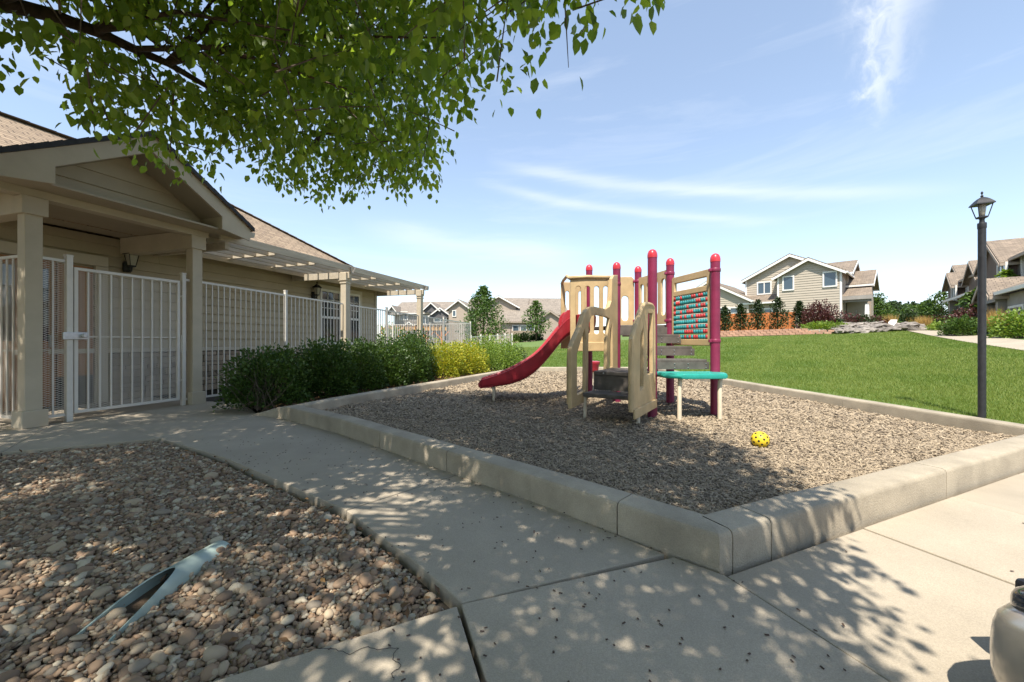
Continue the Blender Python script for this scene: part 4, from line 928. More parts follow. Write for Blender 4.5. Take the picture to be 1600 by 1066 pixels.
# abacus panel between the two right-hand posts
ca, cb = lerp2(PC, PB, .075), lerp2(PC, PB, .925); ln = (Vector(cb) - Vector(ca)).length
z0, z1 = 1.03, 2.17
ab = panel('abacus_frame', 'tan_plastic', ca, cb, [(0, z0), (ln, z0), (ln, z1 - .03), (ln - .03, z1), (.03, z1), (0, z1 - .03)],
      [[(.05, 1.13), (ln - .05, 1.13), (ln - .05, 1.845), (.05, 1.845)], [(.07, 1.93), (ln - .07, 1.93), (ln - .07, 2.06), (.07, 2.06)]], .055)
cd = (Vector(cb) - Vector(ca)).normalized(); bead = None; rb_ = None
for j in range(9):
    zz_ = 1.165 + j * .08; p0, p1 = Vector((*ca, zz_)) + Vector((cd.x, cd.y, 0)) * .045, Vector((*cb, zz_)) - Vector((cd.x, cd.y, 0)) * .045
    MB().tube([p0, p1], .006, 5).build('rod', 'bolt', ab, world=True)
    nb = 15
    for i in range(nb):
        red = (random.random() < .40) ; t = (i + .5) / nb; p = p0.lerp(p1, t)
        key = 'red_bead' if red else 'teal_bead'
        if (bead if not red else rb_) is None:
            mb = MB(); r0 = .030; mb.tube([(-.024, 0, 0), (-.021, 0, 0), (-.011, 0, 0), (.011, 0, 0), (.021, 0, 0), (.024, 0, 0)], [.008, .022, .036, .036, .022, .008], 10)
            o = mb.build('bead', key, ab, smooth=True)
            if red: rb_ = o
            else: bead = o
        else:
            o = (rb_ if red else bead).copy(); COL.objects.link(o)
        lp = inv(PG) @ p; o.location = lp; o.rotation_euler = (0, 0, math.atan2(cd.y, cd.x))
# post clamps
for p, zc in ((PC, 2.26), (PC, 1.45), (PB, 2.13), (PF, 2.28), (PF, 1.5), (PD, 2.1), (PB, 1.1), (PA, .62)):
    o = bw(MB().lathe((p[0], p[1], zc), [(.069, -.028), (.074, -.02), (.074, .02), (.069, .028)], 16), 'clamp', 'purple'); shade(o, 40)
    bw(MB().box((p[0] - .085, p[1] - .02, zc), (.04, .04, .045)), 'clamp_lug', 'purple', bevel=.008)
# red stepping pod behind the steps
pod = empty('stepping_pod', (1.93, 9.6, 0), 0, 'small red stepping pod on a post behind the transfer steps', 'play pod')
mb = MB().lathe((0, 0, 0), [(.10, .36), (.15, .40), (.17, .52), (.19, .56), (.19, .60), (.17, .615)], 16); shade(mb.build('pod_top', 'slide_red', pod), 40)
mb = MB().lathe((0, 0, 0), [(.035, -.1), (.035, .37)], 10); shade(mb.build('stem', 'cream_steel', pod), 40)
# ------------------------------------------------------------------ ball with holes
ball = empty('ball', (2.53, 4.06, .094), 0, 'yellow plastic ball with round dark holes lying on the wood chips', 'ball')
bm = bmesh.new(); bmesh.ops.create_uvsphere(bm, u_segments=28, v_segments=18, radius=.084); me = bpy.data.meshes.new('shell'); bm.to_mesh(me); bm.free(); me.polygons.foreach_set('use_smooth', [True] * len(me.polygons)); me.materials.append(MATS['yellow_ball'])
o = bpy.data.objects.new('shell', me); COL.objects.link(o); o.parent = ball
ga = math.pi * (3 - 5 ** .5); hm = None
for i in range(42):
    zq = 1 - 2 * (i + .5) / 42; rq = math.sqrt(1 - zq * zq); d = Vector((rq * math.cos(ga * i), rq * math.sin(ga * i), zq))
    if hm is None: h_ = MB().lathe((0, 0, 0), [(.0105, -.002), (.0105, .0014), (.007, .0018)], 10).build('hole', 'black', ball); hm = h_
    else: h_ = hm.copy(); COL.objects.link(h_)
    h_.location = d * .0832; h_.rotation_euler = d.to_track_quat('Z', 'Y').to_euler()

# ------------------------------------------------------------------ lamp posts
def lamp_post(loc, label, h=3.24, simple=False):
    r = empty('lamp_post', loc, R(20), label, 'lamp post', 'black lamp posts')
    p = shade(MB().lathe((0, 0, 0), [(.062, -.3), (.062, 2.80)], 20).build('pole', 'black_metal', r), 40)
    shade(MB().lathe((0, 0, 0), [(.066, 2.74), (.070, 2.75), (.070, 2.81), (.066, 2.82), (.045, 2.825), (.038, 2.86), (.05, 2.885)], 20).build('collar', 'black_metal', p), 40)
    mb = MB(); mb.lathe((0, 0, 0), [(.085, 2.885), (.10, 2.895), (.10, 2.91)], 4, sq=True)
    for k in range(4):
        a = R(90 * k); mb.tube([(.095 * math.cos(a), .095 * math.sin(a), 2.91), (.165 * math.cos(a), .165 * math.sin(a), 3.08)], .009, 5)
    mb.build('lantern_cage', 'black_metal', r)
    MB().lathe((0, 0, 0), [(.045, 2.912), (.062, 3.075)], 12).build('globe', 'frosted', r, smooth=True)
    mb = MB(); mb.lathe((0, 0, 0), [(.205, 3.075), (.20, 3.09), (.13, 3.14), (.085, 3.165), (.03, 3.185)], 4, sq=True); mb.lathe((0, 0, 0), [(.012, 3.18), (.026, 3.20), (.012, 3.215), (.008, 3.225), (.02, 3.24), (.018, 3.255), (.003, 3.27)], 10); mb.build('lantern_roof', 'black_metal', r)
    r.scale = (.57, .57, .855)
    return r
lp = lamp_post((5.70, 4.83, .12), 'tall black lamp post with square lantern beside the kerb at right')
for (x, y, z, lb_) in ((-5.35, 26.0, .3, 'distant black lamp post standing behind the pool fence'), (-.2, 60, .45, 'distant black lamp post in front of the tan houses')):
    c = copy_tree(lp); c.location = (x, y, z); c['label'] = lb_

# ------------------------------------------------------------------ cut drain pipe lying in the stones
pipe = empty('drain_pipe', (-1.60, 1.75, -.03), 0, 'pale green drain pipe with slanted cut end lying in the river stones', 'pipe')
n = 22; vs = []; rows = 15; r0 = .076
for j in range(rows):
    for i in range(n + 1):
        a = -.25 + (math.pi + .5) * i / n                      # open below: the lower part is buried
        t = j / (rows - 1); hgt = max(0, math.sin(a)); y0 = -.28 + .42 * hgt ** 1.1; y = y0 + (.46 - y0) * t
        rad = r0 * (1 - .1 * t); drop = -.10 * max(0, (y - .02)) ** 1.1
        for q in (0, 1): vs.append(((rad - .006 * q) * math.cos(a) - .03 * y, y, (rad - .006 * q) * math.sin(a) + drop - .005))
w = (n + 1) * 2; fs = []
for j in range(rows - 1):
    for i in range(n):
        for q in (0, 1): fs.append((j * w + i * 2 + q, j * w + i * 2 + 2 + q, (j + 1) * w + i * 2 + 2 + q, (j + 1) * w + i * 2 + q))
for i in range(n): fs.append((i * 2, i * 2 + 1, i * 2 + 3, i * 2 + 2))
shade(MB().add(vs, fs).build('pipe_shell', 'pipe_green', pipe), 50)
# ------------------------------------------------------------------ shade tree over the walk (trunk just outside the picture)
TB = Vector((-3.5, .95, -.03))
pear = empty('shade_tree', TB, 0, 'broad leafy shade tree whose branches hang over the walk from upper left', 'tree')
wood = MB()
wood.tube([TB + Vector((0, 0, -.2)), TB + Vector((.02, .02, .8)), TB + Vector((.05, .05, 1.6)), TB + Vector((.0, .1, 2.3)), TB + Vector((.1, .1, 3.4)), TB + Vector((.35, .25, 5.0)), TB + Vector((.5, .4, 7.4))], [.17, .135, .125, .12, .09, .055, .012], 12)
wood.build('trunk', 'bark', pear, smooth=True, world=True)
tips = []
def limb(pts, r0, r1, name='limb', n=8):
    m = len(pts); MB().tube(pts, [r0 + (r1 - r0) * i / (m - 1) for i in range(m)], n).build(name, 'bark', pear, smooth=True, world=True); return pts
mainl = [TB + Vector((0, .05, 1.9)), Vector((-3.52, 1.7, 2.75)), at(0, 4, 2.6), at(75, 22, 2.8), at(150, 49, 3.0), at(210, 77, 3.2), at(262, 99, 3.4), at(330, 139, 3.8), at(400, 185, 4.2), at(480, 235, 4.6)]
limb(mainl, .062, .012)
# ---- crown envelope: what hangs into view, plus the high crown above the frame
LOW = [(1.15, .3), (.62, 1.45), (.30, 2.15), (-.02, 2.75), (-.35, 3.3), (-.65, 3.9), (-.95, 4.5), (-1.55, 4.95), (-2.3, 4.85), (-2.75, 4.35), (-3.05, 3.75), (-3.35, 3.15), (-3.6, 2.7), (-4.6, 2.2), (-6.5, 2.2), (-7.4, .5), (-6.5, -2), (-3, -2.8), (0, -2)]
def rnoise(x, y, s): return np.sin(x * 2.1 + s) * np.sin(y * 2.7 + 1.7 * s) + .6 * np.sin(x * 4.7 + y * 3.9 + s * 2.2) + .4 * np.sin(x * 9 - y * 8 + s)
def crown_pts(n):
    out = np.zeros((0, 3))
    while len(out) < n:
        m = n * 6; x = rng.uniform(-8, 1.4, m); y = rng.uniform(-3, 6, m); z = rng.uniform(2.2, 8.6, m)
        dx = np.where(x > -2.6, (x + 2.6) / 3.95, (x + 2.6) / 5.2); dy = (y - 1.7) / 4.0
        r2 = dx ** 2 + dy ** 2; hgt = 8.4 * np.sqrt(np.clip(1 - .55 * r2, 0, 1))
        high = (r2 < 1 + .12 * rnoise(x, y, 1.3)) & (z < hgt) & ((z - CAMH) > .905 * y + .05)
        bot = 2.38 + .13 * rnoise(x, y, .4) + .10 * rnoise(x * .5, y * .5, 2.0)
        low = inpoly(x, y, LOW) & (z > bot) & (z < bot + 2.6)
        # in-view outline: px limits seen against the sky
        yy = np.maximum(y, .05); px = 800 + F * x / yy; py = 533 - F * (z - CAMH) / yy
        inview = (y > .3) & (px > -60) & (px < 1660) & (py > -40)
        edge_x = [-60, 0, 30, 60, 110, 150, 200, 240, 290, 380, 420, 480, 560, 600, 660, 690, 740, 790, 830, 900, 950, 1000, 1045]
        edge_y = [150, 165, 60, 40, 120, 190, 215, 245, 262, 240, 305, 318, 335, 340, 305, 255, 205, 165, 120, 85, 95, 30, 5]
        lim = np.interp(px, edge_x, edge_y, left=150, right=-50) + np.where((px > 90) & (px < 330), 34, 0) + 10 * np.sin(px * .09) + 8 * np.sin(px * .23)
        okv = ~((y > .3) & (px > -200) & (px < 1900) & (py > -260)) | (py < lim - 90 / yy - 10)
        near = np.hypot(np.hypot(x, y), z - CAMH) > 1.55
        out = np.concatenate([out, np.stack([x, y, z], 1)[(low | high) & okv & near]])
    return out[:n]
cand = crown_pts(22000)
yv = np.maximum(cand[:, 1], .05); pxv = 800 + F * cand[:, 0] / yv; pyv = 533 - F * (cand[:, 2] - CAMH) / yv
seen = (cand[:, 1] > .3) & (pxv > -250) & (pxv < 1750) & (pyv > -160)
gap = rnoise(cand[:, 0] * .9, cand[:, 1] * .9, 3.1) > -.3       # open patches in the crown over the stone bed
gap &= (cand[:, 1] < 1.5) & (cand[:, 0] < -.9)
cs_, ch_ = cand[seen & (rng.random(len(cand)) < .74)], cand[~seen & ~gap]
cc = np.concatenate([cs_[:3000], ch_[:6800]]); ncs = len(cs_)
print('crown clusters', ncs, len(cc))
# twigs: each cluster hangs from a short twig
tw = MB(); P = []; D = []; U = []
tdir = rdir(len(cc)) * .8 + np.array([0, 0, -.25]); tdir /= np.linalg.norm(tdir, axis=1, keepdims=True)
NL = 20
s = rng.random((len(cc), NL)); off = rng.normal(size=(len(cc), NL, 3)) * .055
P = cc[:, None, :] + tdir[:, None, :] * ((s - .5) * .42)[:, :, None] + off
D = off / .055 * .35 + tdir[:, None, :] * .25 + np.array([0, 0, -.95]) + rng.normal(size=P.shape) * .38
U = rng.normal(size=P.shape) * .55 + np.array([0, -.35, .75])
P = P.reshape(-1, 3); D = D.reshape(-1, 3); U = U.reshape(-1, 3)
yy = np.maximum(P[:, 1], .05); px = 800 + F * P[:, 0] / yy; py = 533 - F * (P[:, 2] - CAMH) / yy
dist = np.linalg.norm(P - np.array([0, 0, CAMH]), axis=1)
keep = (dist > 1.3) & ~((P[:, 1] > .2) & (py > -60) & (px > 1040) & (px < 1750))
lx = np.array([0, 75, 150, 210, 262, 330.]); ly = np.array([4, 22, 49, 77, 99, 139.])
keep &= ~((P[:, 1] > .3) & (px > -10) & (px < 320) & (np.abs(py + 12 - np.interp(px, lx, ly)) < 19) & (P[:, 1] < np.interp(px, lx, [2.7, 2.9, 3.1, 3.3, 3.5, 3.8])))
keep &= ~((P[:, 1] > .2) & (px > -80) & (px < 620) & (py > -60) & (dist < 2.5)); P, D, U, dist, px, py = P[keep], D[keep], U[keep], dist[keep], px[keep], py[keep]
sz = .060 * np.exp(rng.normal(size=len(P)) * .18); wd = sz * (.78 + .18 * rng.random(len(P)))
inv_ = (P[:, 1] > .3) & (px > 0) & (px < 1600) & (py > -5) & (py < 533)
inv2 = (P[:, 1] > .2) & (px > -120) & (px < 1720) & (py > -120) & (py < 533)
order = np.argsort(dist + np.where(inv_, 0, 100)); nearl = order[:300]; rest = np.ones(len(P), bool); rest[nearl] = False
vis_ = rest & inv2; hid_ = rest & ~inv2
scatter('foliage', 'pear_leaf', P[vis_], D[vis_], U[vis_], sz[vis_], wd[vis_], pear, LEAF, LEAFF, smooth=True)
scatter('upper_foliage', 'pear_leaf', P[hid_], D[hid_], U[hid_], sz[hid_] * 1.25, wd[hid_] * 1.35, pear, SMALL, SMALLF)
lm = bpy.data.meshes.new('leaf'); lm.from_pydata([tuple(v) for v in LEAF], [], LEAFF); lm.materials.append(MATS['pear_leaf']); lm.polygons.foreach_set('use_smooth', [True] * len(lm.polygons))
for i in nearl:
    d = Vector(D[i]).normalized(); sd_ = Vector(U[i]).cross(d).normalized(); nn_ = d.cross(sd_)
    o = bpy.data.objects.new('leaf', lm); COL.objects.link(o); o.parent = pear
    m = Matrix((d * sz[i], sd_ * wd[i], nn_ * wd[i])).transposed().to_4x4(); m.translation = Vector(P[i]) - TB; o.matrix_local = m
# a few dried red leaves low on the left
rp_ = np.array([tuple(at(140 + rng.uniform(-8, 12), 178 + rng.uniform(-8, 10), 3.0 + rng.uniform(-.05, .05))) for _ in range(9)]); n = len(rp_)
scatter('dry_leaf_cluster', 'red_leaf', rp_, rng.normal(size=(n, 3)) * .3 + np.array([0, 0, -1.]), rdir(n), .06, .045, pear, LEAF, LEAFF)
# twigs joined to branches
tw = MB()
for k in range(0, len(cc), 3):
    c = Vector(cc[k]); t = Vector(tdir[k]); tw.tube([c - t * .24, c + Vector((0, 0, .01)), c + t * .22], [.0045, .0035, .0015], 4, cap=False)
tw.build('twigs', 'twig', pear, world=True)['kind'] = 'stuff'
brs = MB(); nb = 0
for k in range(0, len(cc), 34):
    c = Vector(cc[k]); hub = TB + Vector((.15, .15, min(6.5, max(2.2, 1.9 + (c.z - 2.2) * .75)))); mid = hub.lerp(c, .55) + Vector((0, 0, .25))
    if c.y > 1.2 and c.z < 4: hub = min(mainl[2:], key=lambda p: (p - c).length); mid = hub.lerp(c, .5) + Vector((0, 0, .12))
    if (c - hub).length > 4.6: continue
    l = (c - hub).length; r0 = .006 + .007 * l; brs.tube([hub, mid, c], [r0, r0 * .65, .004], 5, cap=False)
brs.build('branches', 'bark', pear, smooth=True, world=True)['kind'] = 'stuff'

# ------------------------------------------------------------------ shrubs along the building
hd = [((-3.98, 6.55, .04), (.60, .58), .9, 11000), ((-3.50, 7.35, .05), (.58, .58), 1.0, 11000), ((-3.20, 8.15, .05), (.56, .58), 1.03, 9500), ((-2.85, 8.95, .05), (.56, .6), 1.05, 9500), ((-2.55, 9.75, .05), (.58, .62), 1.12, 9500), ((-2.62, 10.6, .05), (.6, .6), 1.28, 8000)]
hl = ['dark green shrub nearest the porch column, with bare twigs in front', 'dark green hedge shrub second from the porch column', 'dark green hedge shrub in the middle of the row by the fence', 'dark green hedge shrub just before the last pair by the fence', 'bright topped green hedge shrub at the right end of the dark row', 'green hedge shrub tucked behind the right end of the row']
for (c, r, h, n), lb_ in zip(hd, hl): shrub('hedge_shrub', c, r, h, n, .052, 'hedge_leaf', lb_, group='dark hedge shrubs along the fence', stems=14, lump=.13, spiky=.4, lw=.75)
# bare twigs in the first shrub
mb = MB()
for k in range(46):
    b = Vector((-3.85 + rng.normal() * .12, 6.12 + rng.normal() * .08, .05)); e = b + Vector((rng.normal() * .22, rng.normal() * .14, .35 + .4 * rng.random())); mb.tube([b, b.lerp(e, .5) + Vector((rng.normal() * .04, 0, 0)), e], [.006, .004, .0015], 4, cap=False)
sh0 = [o for o in bpy.data.objects if o.name == 'hedge_shrub'][0]; mb.build('bare_twigs', 'twig', sh0, world=True)
for (c, r, h, n, mt, lb_) in (((-2.0, 11.4, .05), .68, 1.0, 8000, 'yellow_leaf', 'yellow green shrub beside the last dark hedge shrub'), ((-1.45, 12.3, .05), .70, .98, 8000, 'yellow_leaf', 'yellow green shrub nearest the slide exit'),
                              ((-1.05, 13.4, .05), .75, 1.2, 6000, 'lime_leaf', 'lime green shrub behind the yellow shrubs'), ((-.35, 14.5, .05), .75, 1.12, 6000, 'lime_leaf', 'lime green shrub behind the slide exit'), ((.05, 15.6, .1), .55, .78, 2600, 'dark_leaf', 'small dark green round shrub beside the lawn behind the slide'),
                              ((-.9, 16.6, .1), .6, .95, 1800, 'yellow_leaf', 'yellow orange shrub behind the lime shrubs')):
    shrub('shrub', c, r, h, n, .055, mt, lb_, group='bright shrubs by the slide', stems=8)

# ------------------------------------------------------------------ houses
def hp(root, px, py, yo=0.0):
    """pixel -> local (x, z) on the vertical plane y=yo of a house frame"""
    c, s = math.cos(root.rotation_euler.z), math.sin(root.rotation_euler.z); ox, oy = root.location.x - s * yo, root.location.y + c * yo
    k = (px - 800) / F; t = (k * oy - ox) / (c - k * s); Y = oy + s * t; return t, CAMH + (533 - py) / F * Y - root.location.z
def hbox(root, name, x0, x1, y0, y1, z0, z1, mat, par=None): return MB().box(((x0 + x1) / 2, (y0 + y1) / 2, (z0 + z1) / 2), (abs(x1 - x0), abs(y1 - y0), abs(z1 - z0))).build(name, mat, par or root)
def gable(root, x0, x1, y0, y1, zb, ze, zr, wmat, rmat, axis='y', ov=.4, tmat='h_white', xp=None, th=.14, boards=True, hipb=False):
    """block with a gabled roof; axis='y': ridge runs into the house and the gable faces front"""
    if axis == 'y':
        xm = (x0 + x1) / 2 if xp is None else xp
        w = MB().prism([(x0, zb), (x1, zb), (x1, ze), (xm, zr - .1), (x0, ze)], (1, 0, 0), (0, 0, 1), (0, y0, 0), (0, y1 - y0, 0)).build('wall', wmat, root)
        for sx, xe in ((-1, x0), (1, x1)):
            sl_ = (zr - ze) / abs(xe - xm); xo = xe + sx * ov; zo = ze - sl_ * ov
            v = [(xm, y0 - ov, zr), (xo, y0 - ov, zo), (xo, y1 + ov, zo), (xm, y1 + ov, zr)]; v += [(a, b, c + th) for a, b, c in v]
            o = MB().add(v, [(0, 1, 2, 3), (4, 5, 6, 7), (0, 1, 5, 4), (1, 2, 6, 5), (2, 3, 7, 6), (3, 0, 4, 7)]).build('roof_slope', rmat, root); l_ = math.hypot(xo - xm, zr - zo); uv_roof(o, (0, 1, 0), ((xo - xm) / l_, 0, (zo - zr) / l_))
            MB().prism([(xm, zr + .04), (xo, zo + .04), (xo, zo - .2), (xm, zr - .2)], (1, 0, 0), (0, 0, 1), (0, y0 - ov - .05, 0), (0, .045, 0)).build('rake_board', tmat, root)
            hbox(root, 'gutter', xo, xo + sx * .12, y0 - ov, y1 + ov, zo - .12, zo + .05, tmat)
    else:
        ym = (y0 + y1) / 2
        w = MB().prism([(y0, zb), (y1, zb), (y1, ze), (ym, zr - .1), (y0, ze)], (0, 1, 0), (0, 0, 1), (x0, 0, 0), (x1 - x0, 0, 0)).build('wall', wmat, root)
        for sy, ye in ((-1, y0), (1, y1)):
            sl_ = (zr - ze) / abs(ye - ym); yo = ye + sy * ov; zo = ze - sl_ * ov
            v = [(x0 - ov, ym, zr), (x0 - ov, yo, zo), (x1 + ov, yo, zo), (x1 + ov, ym, zr)]; v += [(a, b, c + th) for a, b, c in v]
            o = MB().add(v, [(0, 1, 2, 3), (4, 5, 6, 7), (0, 1, 5, 4), (1, 2, 6, 5), (2, 3, 7, 6), (3, 0, 4, 7)]).build('roof_slope', rmat, root); l_ = math.hypot(yo - ym, zr - zo); uv_roof(o, (1, 0, 0), (0, (yo - ym) / l_, (zo - zr) / l_))
            hbox(root, 'gutter', x0 - ov, x1 + ov, yo, yo + sy * .12, zo - .12, zo + .05, tmat)
            for xx_ in (x0 - ov - .05, x1 + ov + .005): MB().prism([(ym, zr + .04), (yo, zo + .04), (yo, zo - .2), (ym, zr - .2)], (0, 1, 0), (0, 0, 1), (xx_, 0, 0), (.045, 0, 0)).build('rake_board', tmat, root)
    if boards:
        z = zb + .1; k = 0
        while z < (zr if axis == 'y' else ze) - .25:
            if axis == 'y':
                f = lambda z_: (x0 if z_ <= ze else x0 + (xm - x0) * (z_ - ze) / (zr - .1 - ze), x1 if z_ <= ze else x1 + (xm - x1) * (z_ - ze) / (zr - .1 - ze))
            else: f = lambda z_: (x0, x1)
            zt = min(z + .235, (zr - .15 if axis == 'y' else ze)); (a, b), (c, d) = f(z), f(zt)
            if d - c > .1: MB().add([(a, y0 - .045, z), (b, y0 - .045, z), (d, y0 - .012, zt), (c, y0 - .012, zt), (a, y0 - .002, z), (b, y0 - .002, z), (d, y0 - .002, zt), (c, y0 - .002, zt)], [(0, 1, 2, 3), (0, 4, 5, 1), (1, 5, 6, 2), (2, 6, 7, 3), (3, 7, 4, 0)]).build('siding_board', wmat, w)
            z += .23
    return w
def hwin(root, x0, x1, z0, z1, y, glass='blue_glass', frame='h_white', fw=.12, panes=1, rail=False):
    mb = MB()
    for a, b, c, d in ((x0 - fw, x1 + fw, z1, z1 + fw), (x0 - fw, x1 + fw, z0 - fw, z0), (x0 - fw, x0, z0, z1), (x1, x1 + fw, z0, z1)): mb.box(((a + b) / 2, y - .06, (c + d) / 2), (b - a, .12, d - c))
    for k in range(1, panes): xx_ = x0 + (x1 - x0) * k / panes; mb.box((xx_, y - .05, (z0 + z1) / 2), (.09, .10, z1 - z0))
    if rail: mb.box(((x0 + x1) / 2, y - .05, (z0 + z1) / 2), (x1 - x0, .08, .06))
    w = mb.build('window', frame, root); hbox(root, 'pane', x0, x1, y - .055, y - .03, z0, z1, glass, w); return w
# --- beige end house across the lawn
h1 = empty('house', (26.4, 40.0, 1.75), math.atan2(-.725, .688), 'two-storey beige siding house with white trim across the lawn', 'house')
P_ = lambda px, py, yo=0.0: hp(h1, px, py, yo)
x0, _ = P_(1216, 500); x1, _ = P_(1314, 500); _, ze = P_(1264, 427); xm, zr = P_(1264, 405)
gable(h1, x0, x1, 0, 9, -.3, ze, zr, 'h_siding', 'shingle_brown', xp=xm)
for a, b, c, d in ((1225, 1239, 434, 452), (1288, 1306, 427, 446)):
    wx0, wz1 = P_(a, c); wx1, wz0 = P_(b, d); hwin(h1, wx0, wx1, wz0, wz1, 0)
for x in (x0, x1): hbox(h1, 'corner_board', x - .08, x + .08, -.075, .0, -.3, ze - .1, 'h_white')
yb = 1.6; bx0, _ = P_(1166, 500, yb); _, zbe = P_(1160, 438, yb); bxm, zbr = P_(1235, 399, yb)
gable(h1, bx0, 2 * bxm - bx0, yb, 10, -.3, zbe, zbr, 'h_siding', 'shingle_brown', xp=bxm)
wx0, wz1 = P_(1185, 443, yb); wx1, wz0 = P_(1204, 458, yb); hwin(h1, wx0, wx1, wz0, wz1, yb, panes=2)
hbox(h1, 'corner_board', bx0 - .08, bx0 + .08, yb - .075, yb, -.3, zbe, 'h_white')
_, zt = P_(1190, 463, yb); _, zt2 = P_(1190, 474, .3)
v = [(bx0 - .3, .2, zt2), (x0 - .02, .2, zt2), (x0 - .02, yb - .05, zt), (bx0 - .3, yb - .05, zt)]; v += [(a, b, c + .12) for a, b, c in v]
o = MB().add(v, [(0, 1, 2, 3), (4, 5, 6, 7), (0, 1, 5, 4), (1, 2, 6, 5), (2, 3, 7, 6), (3, 0, 4, 7)]).build('lower_roof', 'shingle_brown', h1); uv_roof(o, (1, 0, 0), (0, .8, .6))
hbox(h1, 'lower_wall', bx0, x0 - .1, .75, yb - .06, -.3, zt2 + .2, 'h_siding'); hbox(h1, 'gutter', bx0 - .3, x0 - .03, .06, .19, zt2 - .06, zt2 + .1, 'h_white')
wx0, wz1 = P_(1171, 485, .75); wx1, wz0 = P_(1206, 497, .75); hwin(h1, wx0, wx1, wz0, wz1, .75, panes=3)
yg = .2; gx1, gze = P_(1170, 467, yg); gxm, gzr = P_(1108, 440, yg)
gable(h1, 2 * gxm - gx1, gx1, yg, 8, -.3, gze, gzr, 'h_siding', 'shingle_brown', xp=gxm)
for a, b in ((1126, 1138), (1142, 1155)):
    wx0, wz1 = P_(a, 482, yg); wx1, wz0 = P_(b, 497, yg); hwin(h1, wx0, wx1, wz0, wz1, yg, rail=True)
gable(h1, x0 + 1.5, x1 + .15, 3.0, 9.5, ze - 1.5, zr - 1.15, zr + .25, 'h_siding', 'shingle_brown', axis='x', boards=False)
gable(h1, x1 + .05, x1 + 1.6, 3.2, 8, -.3, ze - 1.0, ze + .35, 'h_siding', 'shingle_brown', axis='x', boards=False)
# side porch with tapered white column on a stone pier
p0, pz1 = P_(1316, 466, 1.2); p1, _ = P_(1362, 466, 1.2); _, pz2 = P_(1340, 450, 3.2)
v = [(p0 - .1, .9, pz1), (p1 + .1, .9, pz1), (p1 - .2, 3.4, pz2 + .1), (p0 - .1, 3.4, pz2 + .1)]; v += [(a, b, c + .14) for a, b, c in v]
o = MB().add(v, [(0, 1, 2, 3), (4, 5, 6, 7), (0, 1, 5, 4), (1, 2, 6, 5), (2, 3, 7, 6), (3, 0, 4, 7)]).build('porch_roof', 'shingle_brown', h1); uv_roof(o, (1, 0, 0), (0, .9, .4))
hbox(h1, 'porch_fascia', p0 - .1, p1 + .1, .82, .9, pz1 - .22, pz1 + .12, 'h_grey'); hbox(h1, 'porch_beam', p0, p1, 1.05, 1.3, pz1 - .42, pz1 - .02, 'h_grey')
hbox(h1, 'porch_wall', x1 + .05, p1 - .2, 3.3, 3.5, -.3, pz2 + .1, 'h_taupe'); hbox(h1, 'porch_floor', x1 + .05, p1, 1.0, 3.3, -.3, .05, 'h_grey')
hbox(h1, 'door_frame', x1 + .7, x1 + .82, 3.2, 3.3, .05, 2.3, 'h_white'); hbox(h1, 'porch_rail', x1 + .05, p1 - .4, 1.1, 1.18, .65, .85, 'h_brown')
cx_, _ = P_(1355, 490, 1.2); col = MB().box((cx_, 1.2, 1.75), (.36, .36, 1.9), taper=.72).build('porch_column', 'h_white', h1); MB().box((cx_, 1.2, .35), (.55, .55, .9)).build('pier', 'stone_tan', h1)
# --- brown townhouses on the right, gables facing the walk
er = math.atan2(-.788, -.615)
h2 = empty('house', (36.7, 29.6, 1.6), er, 'near brown townhouse with stepped gables at the right edge', 'house')
Q = lambda px, py, yo=0.0: hp(h2, px, py, yo)
gable(h2, 0, 14, 0, 9, -.3, 5.45, 8.3, 'h_brown', 'shingle_brown', axis='x', tmat='h_taupe', boards=False)
yf = -.6; ga_, gzr = Q(1551, 379, yf); gb_, gze = Q(1571, 408, yf)
gable(h2, 2 * ga_ - gb_, gb_, yf, 6, -.3, gze, gzr, 'h_brown', 'shingle_brown', xp=ga_, tmat='h_taupe', boards=False, ov=.35)
wx0, wz1 = Q(1562, 417, yf); wx1, wz0 = Q(1574, 428, yf); hwin(h2, wx0, wx1 , wz0, wz1, yf, panes=2)
wx0, wz1 = Q(1591, 403, 0); wx1, wz0 = Q(1599, 432, 0); hwin(h2, wx0, wx1, wz0, wz1, 0, glass='frosted')
yp = -3.2; ga_, gzr = Q(1544, 439, yp); gb_, gze = Q(1555, 459, yp)
gable(h2, 2 * ga_ - gb_, gb_, yp, .0, gze - .45, gze, gzr, 'h_grey', 'shingle_brown', xp=ga_, tmat='h_taupe', boards=False, ov=.3)
for xx_ in (2 * ga_ - gb_ + .2, gb_ - .2): hbox(h2, 'porch_post', xx_ - .2, xx_ + .2, yp + .1, yp + .5, -.3, gze - .43, 'h_grey')
hbox(h2, 'front_wall', gb_ + .1, gb_ + 5.5, yp + .4, -.05, -.3, gze - .1, 'h_grey')
v = [(gb_ - .3, yp, gze - .05), (gb_ + 6, yp, gze - .05), (gb_ + 6, .2, gze + 1.6), (gb_ - .3, .2, gze + 1.6)]; v += [(a, b, c + .14) for a, b, c in v]
o = MB().add(v, [(0, 1, 2, 3), (4, 5, 6, 7), (0, 1, 5, 4), (1, 2, 6, 5), (2, 3, 7, 6), (3, 0, 4, 7)]).build('porch_roof', 'shingle_brown', h2); uv_roof(o, (1, 0, 0), (0, .85, .5))
hbox(h2, 'gutter', gb_ - .3, gb_ + 6, yp - .12, yp, gze - .12, gze + .06, 'h_white')
hwin(h2, gb_ + .8, gb_ + 2.6, .9, gze - .9, yp + .4, panes=2, rail=True)
h3 = empty('house', (45.9, 41.4, 1.7), er, 'far brown townhouse with white trimmed windows left of the lamp post', 'house')
Q = lambda px, py, yo=0.0: hp(h3, px, py, yo)
gable(h3, 0, 10, 0, 9, -.3, 5.3, 7.6, 'h_brown', 'shingle_brown', axis='x', tmat='h_taupe', boards=False)
